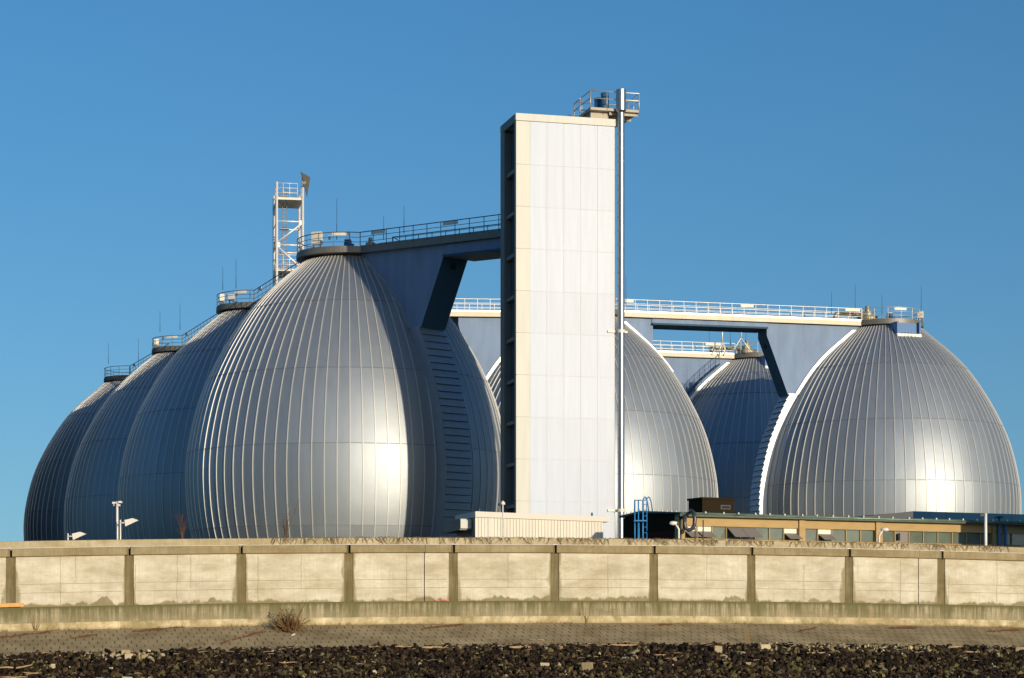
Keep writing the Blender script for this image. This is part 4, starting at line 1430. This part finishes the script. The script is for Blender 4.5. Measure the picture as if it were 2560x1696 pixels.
mb.build('landing', M['cabinet'], ms)
mb = MB()
for zb in (zp + .1, zl2 + .1):
    for f in (.45, .9, 1.35):
        mb.tube([MP(0, 0, zb + f), MP(W_ * .8, 0, zb + f)], .03, 5); mb.tube([MP(0, 0, zb + f), MP(0, Dp, zb + f), MP(W_, Dp, zb + f), MP(W_, 0, zb + f)], .03, 5)
    for u, v in ((.6, 0), (1.2, 0), (1.95, 0), (0, 1), (0, 2), (W_, 1), (W_, 2), (1.2, Dp)): mb.tube([MP(u, v, zb), MP(u, v, zb + 1.35)], .03, 5)
mb.build('railing', M['railwhite'], ms)
mb = MB()
z1 = (HZ - 553) * k; z2 = (HZ - 612) * k
for z in (z1, z2, (HZ - 553 - 120) * k):
    mb.tube([MP(0, 0, z), MP(W_, 0, z)], .07, 6); mb.tube([MP(0, Dp, z), MP(W_, Dp, z)], .07, 6)
    mb.tube([MP(0, 0, z), MP(0, Dp, z)], .06, 6); mb.tube([MP(W_, 0, z), MP(W_, Dp, z)], .06, 6)
mb.tube([MP(W_, 0, z1 - .1), MP(0, 0, z2 + .2)], .08, 6); mb.tube([MP(0, 0, z2 - .1), MP(W_, 0, zl2 + .1)], .08, 6)
mb.tube([MP(0, 0, z1), MP(0, Dp, z2)], .05, 6); mb.tube([MP(0, 0, z2), MP(0, Dp, zl2)], .05, 6)
mb.tube([MP(0, Dp, zl2), MP(W_, Dp, zl2 - 5)], .07, 6)
for (u, z) in ((W_ - .1, z1 - .1), (.1, z2), (W_ - .1, zl2)): mb.box(MP(u, -.02, z), (.42, .05, .42), math.radians(10))
mb.build('brace', M['railwhite'], ms)
mb = MB()
for u in (.65, 1.05): mb.tube([MP(u, 1.6, GZ), MP(u, 1.6, zp + 1.3)], .035, 5)
z = 20
while z < zp:
    mb.tube([MP(.65, 1.6, z), MP(1.05, 1.6, z)], .02, 4, cap=False); z += .35
for z in (z1 + 2.6, z1 - .5):
    mb.box(MP(.85, 1.3, z), (.75, .5, .08), 0)
mb.build('ladder', M['rail'], ms)
dish = MB()
c = MP(W_ + .75, -.1, (HZ - 432) * k)
pts = [at(753, 431, d), at(775, 441, d), at(765, 485, d)]
pts = [Vector((p.x, p.y - .2 + .7 * i, p.z)) for i, p in enumerate(pts)]
dish.prism(pts, (-.05, .14, 0)); db = dish.build('panel_antenna', M['raildark'], ms)
mb = MB(); mb.tube([MP(W_, 0, zp + 1.0), MP(W_ + .35, .1, zp + 2.0)], .08, 6); mb.box(MP(W_ + .1, .1, zp + 1.9), (.35, .3, .9), .2); mb.build('antenna_mount', M['raildark'], db)

# ------------------------------------------------------------------ ribbed shed in front of the tower
so2 = at(1188, 1590, 133); so2 = (so2.x, so2.y)
shd = thing('ribbed_shed', (so2[0] + 4, so2[1] + 1, GZ), 'low cream shed with vertical ribs in front of the white tower', 'shed')
SL = 8.15
mb = MB()
P8 = lambda u, v, z: Vector((so2[0] + EX.x * u + EY.x * v, so2[1] + EX.y * u + EY.y * v, z))
mb.hexa([P8(.03, .03, GZ), P8(SL, .03, GZ), P8(SL, 5, GZ), P8(.03, 5, GZ), P8(.03, .03, 7.2), P8(SL, .03, 7.02), P8(SL, 5, 7.02), P8(.03, 5, 7.2)])
wl_ = mb.build('wall', M['shedgap'], shd)
mb = MB(); u = 0; i = 0
while u < SL - .1:
    u2 = min(SL, u + .2); za = 7.2 - .18 * (u / SL)
    if not (3.9 < u / .2 < 4.9) or True:
        mb.obox(so2, EX, EY, u, u2 - .022, -.02, .028, GZ, za)
    u += .2
mb.build('wall_cladding', M['shed'], wl_)
mb = MB(); mb.obox(so2, EX, EY, .82, 1.0, -.028, -.022, GZ, 7.15); mb.build('downpipe', M['bluepipe2'] if 'bluepipe2' in M else M['shedroof'], wl_)
mb = MB(); mb.hexa([P8(-.02, -.12, 7.203), P8(SL + .35, -.12, 7.02), P8(SL + .35, 5.1, 7.02), P8(-.02, 5.1, 7.203), P8(-.02, -.12, 7.55), P8(SL + .35, -.12, 7.33), P8(SL + .35, 5.1, 7.33), P8(-.02, 5.1, 7.55)])
mb.build('roof', M['shedroof'], shd)
mb = MB(); mb.obox(so2, EX, EY, -.75, -.03, .9, 5.3, 6.45, 7.15); mb.build('door_canopy', M['bluegreypanel'], shd)
mb = MB(); mb.obox(so2, EX, EY, -.72, -.03, .78, .895, 6.55, 7.12); mb.build('canopy_end', M['cream'], shd)
mb = MB(); z = GZ
while z < 6.4:
    mb.obox(so2, EX, EY, -.02, .028, 1.2, 4.6, z, z + .09); z += .11
mb.build('roller_shutter', M['shutter'], shd)
mb = MB(); mb.box(P8(.35, .3, 7.65), (.08, .08, .2)); mb.box(P8(7.5, .3, 7.5), (.12, .1, .2)); mb.build('roof_vent', M['bluemotor'], shd)


# ------------------------------------------------------------------ lamps and posts
def simple_post(px, yt, yb, dd, r, label, group=None, extra=None, m='lampw', cat='post', name='steel_post'):
    p = at(px, yt, dd)
    root = thing(name, (p.x, p.y, GZ), label, cat, group)
    b0 = Vector((p.x, p.y, GZ))
    mb = MB(); mb.tube([b0, p], [r, r * .85], 8); mb.build('pole', M[m], root)
    if extra: extra(root, p)
    return root


def flood(root, p, w=1.0):
    mb = MB(); mb.tube([p + Vector((0, 0, -.15)), p + Vector((.3 * w, 0, -.15))], .04, 6); mb.build('lamp_arm', M['lampw'], root)
    a = p + Vector((.22 * w, 0, -.2))
    mb = MB(); mb.prism([a + Vector((0, -.1, .18)), a + Vector((.42, -.1, .28)), a + Vector((.72, -.1, .17)), a + Vector((.05, -.1, -.14))], (0, .25, 0))
    mb.build('lamp_head', M['lampw'], root)


g_ = 'angular white lamps at the left'
simple_post(170, 1334, 1350, 112, .045, 'short white lamp post with angular head at the far left', g_, lambda r, p: flood(r, p), name='street_lamp', cat='lamp')
simple_post(301, 1300, 1350, 112, .045, 'white lamp post with angular head right beside the tall camera pole', g_, lambda r, p: flood(r, p), name='street_lamp', cat='lamp')


def cams(r, p):
    mb = MB(); mb.tube([p + Vector((-.2, 0, -.05)), p + Vector((.2, 0, -.05))], .035, 6)
    mb.box(p + Vector((-.16, 0, -.08)), (.14, .3, .1)); mb.box(p + Vector((.16, 0, -.04)), (.16, .3, .1)); mb.box(p + Vector((.09, 0, -.2)), (.12, .2, .1))
    mb.tube([p + Vector((-.17, -.02, -.12)), p + Vector((-.17, -.02, -.24))], .03, 6)
    mb.build('camera_cluster', M['lampw'], r)


simple_post(293, 1254, 1350, 112.5, .07, 'tall white pole topped with a small camera cluster at the left', None, cams, name='camera_pole', cat='pole')


def mush(r, p):
    mb = MB(); mb.lathe(p, [(.03, -.02), (.13, 0), (.12, .08), (.05, .18), (0, .2)], 12, 0, True); mb.build('lamp_head', M['lampw'], r)
    mb = MB(); mb.lathe(p + Vector((-.16, .05, 0)), [(.02, -.06), (.11, -.02), (.1, .05), (0, .09)], 12, 0, True); mb.build('camera_dome', M['bluemotor'], r)


simple_post(1257, 1262, 1350, 112, .04, 'thin white post with a small capped lamp in front of the ribbed shed', None, mush, name='street_lamp', cat='lamp')
simple_post(2464, 1284, 1366, 105, .085, 'white pole with a small camera in front of the shaded building end', None,
            lambda r, p: put(r, 'camera', lambda b: b.box(p + Vector((-.15, 0, -.08)), (.22, .14, .12)), M['darkmetal']), name='camera_pole', cat='pole')


def curve_lamp(px, yt, dd, flip, label, globe=False):
    p = at(px, yt + 22, dd)
    root = thing('street_lamp', (p.x, p.y, GZ), label, 'lamp', 'curved-arm lamps before the beige building')
    f = -1 if flip else 1
    mb = MB(); mb.tube([Vector((p.x, p.y, GZ)), p, p + Vector((f * .08, 0, .14)), p + Vector((f * .18, 0, .26))], [.05, .05, .045, .04], 8); mb.build('pole', M['lampw'], root)
    mb = MB(); c = p + Vector((f * .26, 0, .30))
    mb.tube([c - Vector((f * .18, 0, -.02)), c, c + Vector((f * .12, 0, .0)), c + Vector((f * .2, 0, -.03))], [.06, .11, .10, .04], 8); mb.build('lamp_head', M['lampw'], root)


curve_lamp(1697, 1302, 107, True, 'white curved-arm lamp at the dark gable corner')
curve_lamp(2198, 1318, 107, False, 'white curved-arm lamp casting a shadow on the beige pier')
curve_lamp(1968, 1322, 104.6, False, 'small curved-arm lamp hidden low by the window band') if False else None

# thin dark posts
simple_post(1738, 1320, 1350, 103, .035, 'thin dark post left of its taller neighbour beneath the goose-neck pipe', 'thin dark posts by the wall', m='twig')
simple_post(1758, 1300, 1350, 103, .035, 'taller thin dark post before the leftmost windows', 'thin dark posts by the wall', m='twig')

# ------------------------------------------------------------------ long beige building on the right
L0 = at(1703, 1590, 110); R0 = at(2560, 1590, 119)
bo = (L0.x, L0.y); bx = Vector((R0.x - L0.x, R0.y - L0.y)); LB = bx.length; bx.normalize(); by = Vector((-bx.y, bx.x))
BP = lambda u, v, z: Vector((bo[0] + bx.x * u + by.x * v, bo[1] + bx.y * u + by.y * v, z))


def u_of(px, v=0):
    kx = (px - 1280) / F; ox = bo[0] + by.x * v; oy = bo[1] + by.y * v
    return (kx * oy - ox) / (bx.x - kx * bx.y)


def z_of(px, y, v=0):
    u = u_of(px, v); return (HZ - y) / F * (bo[1] + bx.y * u + by.y * v)


bld = thing('beige_building', (bo[0] + 8, bo[1] + 4, GZ), 'long low building with beige fascia, green gutter and window band at right', 'building')
ZG = 6.15
UE = LB + 10
zg1 = z_of(1760, 1293); zw1 = z_of(1900, 1316); zw0 = z_of(1900, 1349)
ZF1, ZW1, ZW0 = 5.98, 5.53, 4.93
# body in two boxes so the window band is recessed
mb = MB(); mb.obox(bo, bx, by, .25, UE, .15, 6.1, GZ, ZG - .05); body = mb.build('wall', M['shedgap'], bld)
mb = MB()
pierpx = [(1693, 1711), (1997, 2012), (2189, 2205), (2480, 2494)]
mb.obox(bo, bx, by, 0, UE, -.06, .148, ZW1, ZF1)
mb.build('fascia', M['beige'], bld)
mb = MB(); mb.obox(bo, bx, by, 0, UE, -.12, .148, ZW0 - .45, ZW0 - .02); mb.build('sill', M['beige'], bld)
for a_, b_ in pierpx:
    ua, ub = u_of(a_, -.1), u_of(b_, -.1)
    mb = MB(); mb.obox(bo, bx, by, ua, ub, -.16, .148, GZ, ZF1 - .003); mb.build('pier', M['beige'], bld)
ub0 = u_of(1703, -.1)
mb = MB(); mb.tube([BP(u_of(1701, -.2), -.24, GZ), BP(u_of(1701, -.2), -.24, ZF1)], .05, 8); mb.build('downpipe', M['green'], bld)
# gutter
mb = MB(); mb.obox(bo, bx, by, -.3, UE, -.42, .1, ZF1 + .003, ZF1 + .10)
gt = mb.build('gutter', M['green'], bld)
mb = MB(); mb.tube([BP(-.3, -.40, ZF1 + .13), BP(UE, -.40, ZF1 + .13)], .05, 6); mb.build('gutter_edge', M['guttop'], gt)
rs = random.Random(8)
mb = MB()
u = .3
while u < UE:
    p = BP(u, -.38, ZF1 + .22); mb.lathe(p, [(.035, -.08), (.05, -.03), (.05, .03), (.0, .06)], 6); u += .95 + rs.uniform(-.12, .12)
mb.build('gutter_clamp', M['cabinet'], gt)
# roof: low pitch
RZ = 6.48; DB = 6.2; VR = 4.1; ZB = 6.33
mb = MB(); mb.hexa([BP(-.15, -.3, ZG - .02), BP(UE, -.3, ZG - .02), BP(UE, VR, RZ - .12), BP(-.15, VR, RZ - .12), BP(-.15, -.3, ZG + .04), BP(UE, -.3, ZG + .04), BP(UE, VR, RZ), BP(-.15, VR, RZ)])
mb.hexa([BP(-.15, VR, RZ - .12), BP(UE, VR, RZ - .12), BP(UE, DB + .2, ZB - .1), BP(-.15, DB + .2, ZB - .1), BP(-.15, VR, RZ), BP(UE, VR, RZ), BP(UE, DB + .2, ZB), BP(-.15, DB + .2, ZB)])
rf = mb.build('roof', M['green'], bld)
mb = MB()
for i in range(13):
    v = DB - .1 - i * .48; zr = RZ - (RZ - ZG) * (VR - v) / (VR + .3) if v < VR else RZ - (RZ - ZB) * (v - VR) / (DB - VR)
    mb.lathe(BP(-.1, v, zr + .05), [(.04, -.03), (.045, .03), (0, .07)], 6)
mb.build('verge_clamp', M['cabinet'], rf)
# gable end; shade of this side put into its near-black and brown
mb = MB(); mb.prism([BP(0, .15, GZ), BP(0, DB, GZ), BP(0, DB, ZB - .14), BP(0, VR, RZ - .15), BP(0, .15, ZG - .05)], BP(.24, 0, 0) - BP(0, 0, 0))
mb.build('gable', M['black'], bld)
mb = MB(); mb.obox(bo, bx, by, -.02, -.003, .3, 3.9, GZ, 5.35); mb.build('gable_cladding', M['brown'], bld)
# windows
edges = [1712, 1744, 1781, 1817, 1852, 1888, 1924, 1960, 1996]
edges2 = [2013, 2045, 2080, 2116, 2152, 2188]
edges3 = [2206, 2238, 2273, 2309, 2345, 2381, 2417, 2452, 2480]
edges4 = [2496, 2530, 2566, 2602, 2640]
blind = {1744: 'b', 1960: 'b', 2045: 'b', 1712: 'b', 1817: 'o', 1852: 'o', 2238: 'g'}
for ed in (edges, edges2, edges3, edges4):
    for a_, b_ in zip(ed[:-1], ed[1:]):
        ua, ub = u_of(a_), u_of(b_)
        mb = MB(); mb.obox(bo, bx, by, ua + .03, ub - .03, .09, .148, ZW0, ZW1 - .002)
        wn2 = mb.build('window', M['pane'], bld)
        mb = MB(); mb.obox(bo, bx, by, ua - .02, ua + .028, .02, .14, ZW0, ZW1 - .004); mb.build('mullion', M['beige'], wn2)
        kd = blind.get(a_)
        if kd == 'b':
            zm = ZW0 + .34
            mb = MB(); mb.obox(bo, bx, by, ua + .04, ub - .04, .06, .088, zm, ZW1 - .01); mb.build('blind', M['blind'], wn2)
            mb = MB(); mb.hexa([BP(ua + .05, .05, zm - .02), BP(ub - .05, .05, zm - .02), BP(ub - .05, .02, zm - .02), BP(ua + .05, .02, zm - .02)][::1] +
                               [BP(ua + .12, -.42, ZW0 + .03), BP(ub + .02, -.42, ZW0 + .03), BP(ub + .02, -.45, ZW0 + .03), BP(ua + .12, -.45, ZW0 + .03)])
            mb.build('open_sash', M['paneopen'], wn2)
        elif kd == 'o':
            mb = MB(); mb.hexa([BP(ua + .02, .05, ZW1 - .02), BP(ub - .0, .05, ZW1 - .02), BP(ub - .0, .01, ZW1 - .02), BP(ua + .02, .01, ZW1 - .02)] +
                               [BP(ua + .12, -.62, ZW0 + .06), BP(ub + .10, -.62, ZW0 + .06), BP(ub + .10, -.66, ZW0 + .06), BP(ua + .12, -.66, ZW0 + .06)])
            mb.build('open_sash', M['paneopen'], wn2)
        elif kd == 'g':
            mb = MB(); mb.obox(bo, bx, by, ua + .04, ub - .04, .06, .088, ZW0, ZW1 - .01); mb.build('blind', M['paneopen'], wn2)
            mb = MB(); mb.hexa([BP(ua + .1, -.1, ZW0 + .1), BP(ua + .35, .05, ZW0 + .1), BP(ua + .35, .055, ZW0 + .1), BP(ua + .1, -.095, ZW0 + .1), BP(ua + .1, -.1, ZW1 - .15), BP(ua + .35, .05, ZW1 - .1), BP(ua + .35, .055, ZW1 - .1), BP(ua + .1, -.095, ZW1 - .15)])
            mb.build('vent_flap', M['slot'], wn2)
for px in (2499, 2515):
    u = u_of(px, -.3)
    mb = MB(); mb.tube([BP(u, -.3, GZ), BP(u - .05, -.3, ZF1)], .085, 8); mb.build('downpipe', M['bluepipe'], bld)
mb = MB(); p = BP(u_of(2498, -.2), -.2, ZF1 + .2); mb.lathe(p, [(.06, -.2), (.06, .15), (.25, .17), (.25, .22), (0, .3)], 10); mb.build('roof_vent', M['darkmetal'], bld)

# goose-neck pipe
gp = BP(.6, -.35, 0)
pc = lambda px, y: at(px, y, 109.2)
pts = [pc(1738, 1292) + Vector((0, 1.2, .25)), pc(1729, 1276) + Vector((0, .7, 0)), pc(1722, 1274) + Vector((0, .5, 0)), ]
mb = MB()
mb.tube([pc(1728, 1278) + Vector((0, 1.6, 0)), pc(1729, 1277) + Vector((0, .3, 0)), pc(1734, 1282), pc(1737, 1296), pc(1736, 1313), pc(1731, 1322), pc(1722, 1326), pc(1714, 1321), pc(1711, 1311), pc(1712, 1294), pc(1714, 1288) + Vector((0, .6, 0))], .105, 10)
tag(mb.build('gooseneck_pipe', M['greydark']), 'thick dark goose-neck pipe looping down beside the dark gable', 'pipe')

# black plant room
bb = at(1756, 1590, 126); bb = (bb.x, bb.y)
pr = thing('plant_room', (bb[0] + 1, bb[1] + 1, GZ), 'black box-shaped rooftop plant room between two egg tanks', 'plant room')
mb = MB(); mb.obox(bb, bx, by, 0, 2.1, 0, 1.6, GZ, 7.85); pw = mb.build('wall', M['black'], pr)
mb = MB(); mb.obox(bb, bx, by, -.06, 2.14, -.06, 1.7, 7.853, 7.97); mb.build('roof', M['black2'] if 'black2' in M else M['black'], pr)
mb = MB(); mb.obox(bb, bx, by, 1.2, 1.85, -.03, -.003, 7.3, 7.55)
fr = mb.build('vent_grille', M['greydark'], pr)
mb = MB(); mb.obox(bb, bx, by, 1.28, 1.8, -.035, -.032, 7.35, 7.5); mb.build('grille_opening', M['slot'], fr)

# navy clad building
nb = at(2283, 1590, 128); nb = (nb.x, nb.y)
nv = thing('navy_building', (nb[0] + 4, nb[1] + 3, GZ), 'low navy-clad building with grey end between the beige building and the far right tank', 'building')
mb = MB()
for i in range(9):
    mb.obox(nb, bx, by, i * 1.18, i * 1.18 + 1.165, 0, .1, GZ, 7.28)
mb.build('wall', M['bluecl'], nv)
mb = MB(); mb.obox(nb, bx, by, 0, 10.8, .102, 8, GZ, 7.26); mb.build('wall', M['bluecl'], nv)
e2 = at(2163, 1292, 122)
mb = MB(); mb.hexa([Vector((nb[0] - .003, nb[1], GZ)), Vector((e2.x, e2.y + 8, GZ)), Vector((e2.x, e2.y + 8.3, GZ)), Vector((nb[0] - .003, nb[1] + .3, GZ)),
                    Vector((nb[0] - .003, nb[1], 7.28)), Vector((e2.x, e2.y + 8, 6.95)), Vector((e2.x, e2.y + 8.3, 6.95)), Vector((nb[0] - .003, nb[1] + .3, 7.28))])
mb.build('grey_end_wall', M['greycl'], nv)

# blue ladder with cage
ld = 108.5
lad = thing('blue_ladder', at(1600, 1590, ld) + Vector((0, 0, GZ)), 'bright blue steel ladder with hoops and a small platform beside the steel flue', 'ladder')
mb = MB()
for px, yt in ((1587, 1251), (1596, 1252), (1607, 1251)):
    mb.tube([Vector((at(px, yt, ld).x, ld, GZ)), at(px, yt, ld)], .032, 6)
mb.tube([Vector((at(1597, 1251, ld).x, ld, GZ)), at(1596, 1305, ld)], .06, 6)
mb.tube([at(1586, 1251, ld), at(1617, 1251, ld)], .028, 6)
mb.build('frame', M['ladder'], lad)
mb = MB(); mb.box(at(1601, 1303, ld), (.62, .6, .06)); mb.build('platform', M['ladder'], lad)
mb = MB()
for px in (1608, 1617):
    w_ = 13
    p = lambda x, y, dy=0: at(x, y, ld) + Vector((0, dy, 0))
    y0 = 1250
    mb.tube([Vector((at(px, 0, ld).x, ld, GZ)), p(px, y0), p(px + 1.5, y0 - 5), p(px + 5, y0 - 8, .2), p(px + 9, y0 - 5, .4), p(px + 12, y0 + 2, .5), p(px + 17, 1278, .8)], .028, 6)
for i in range(12):
    z = GZ + .2 + i * .28
    mb.tube([Vector((at(1608, 0, ld).x, ld, z)), Vector((at(1617, 0, ld).x, ld, z))], .018, 5)
mb.build('ladder_rail', M['ladder'], lad)

# unseen block added outside the right edge to shade the end of the beige building
mb = MB(); mb.obox((30.35, 107.7), bx, by, 0, 7, 0, 4, GZ, 8.6)
kb = thing('shadow_block', (34, 109, GZ), 'plain grey block added unseen beyond the right end to shade the beige building', 'building')
mb.build('wall', M['greycl'], kb)
mb = MB(); mb.obox((30.35, 107.7), bx, by, -.15, 7.15, -.15, 4.15, 8.603, 8.85); mb.build('roof', M['shedroof'], kb)
mb = MB(); mb.obox((30.35, 107.7), bx, by, 2.5, 4.0, -.05, -.003, GZ, 6.0); mb.build('door', M['bluecl'], kb)


# big dark block added out of view to darken reflections in the left tanks
hb = thing('reflection_block', (-150, 330, GZ), 'large dark ribbed block added unseen beyond the left end to darken the tank reflections', 'building')
he = Vector((math.cos(1.85), math.sin(1.85))); hn = Vector((-he.y, he.x))
ho = (-57, 222)
mb = MB(); mb.obox(ho, he, hn, 0, 130, 0, 30, GZ, 36); mb.build('wall', M['findark'], hb)
mb = MB()
for i in range(64): mb.obox(ho, he, hn, 1 + i * 2, 1.3 + i * 2, -.15, -.003, GZ, 35.5)
mb.build('cladding_ribs', M['findark'], hb)
mb = MB(); mb.obox(ho, he, hn, -.5, 130.5, -.5, 30.5, 36.003, 37); mb.build('roof', M['collar'], hb)

rs = random.Random(21)
mb = MB()
for i in range(900):
    px = rs.uniform(-40, 2600)
    if noise.noise(Vector((px * .009, 2, 7))) < .02: continue
    s_ = s_at(px, -1); v = -.97 - abs(rs.gauss(0, .12)); p = wp(s_, v, (v + .952) * .27)
    mb.tube([p, p + Vector((rs.gauss(0, .06), -.02, .04 + .12 * rs.random()))], [.010, .003], 3, cap=False)
for i in range(1500):
    px = rs.uniform(-40, 2600); v = rs.uniform(-1.1, -4.4)
    if noise.noise(Vector((px * .012, v * 1.2, 3))) < .18: continue
    s_ = s_at(px, v); p = wp(s_, v, (v + .952) * .27 + .004)
    mb.tube([p, p + Vector((rs.gauss(0, .05), rs.gauss(0, .04), .02 + .05 * rs.random()))], [.009, .003], 3, cap=False)
tag(mb.build('grass_tufts', M['dry']), 'sparse dry tufts in the joints of the paving and along the kerb', 'grass', kind='stuff')
mb = MB()
for i in range(210):
    px = rs.uniform(-40, 2600); v = rs.gauss(-4.75, .25) if rs.random() < .7 else rs.uniform(-5, -9)
    s_ = s_at(px, v); l = .12 + .45 * rs.random() ** 2; a = rs.gauss(.1, 1.0)
    p = wp(s_, v, bank_h(v) + .10); q = p + Vector((math.cos(a) * l, math.sin(a) * l * .5, rs.uniform(-.02, .06)))
    mb.tube([p, (p + q) / 2 + Vector((0, 0, .02)), q], [.012, .014, .006], 4, cap=False)
tag(mb.build('flotsam_twigs', M['wood']), 'scattered small twigs washed along the crest of the gravel', 'twigs', kind='stuff')
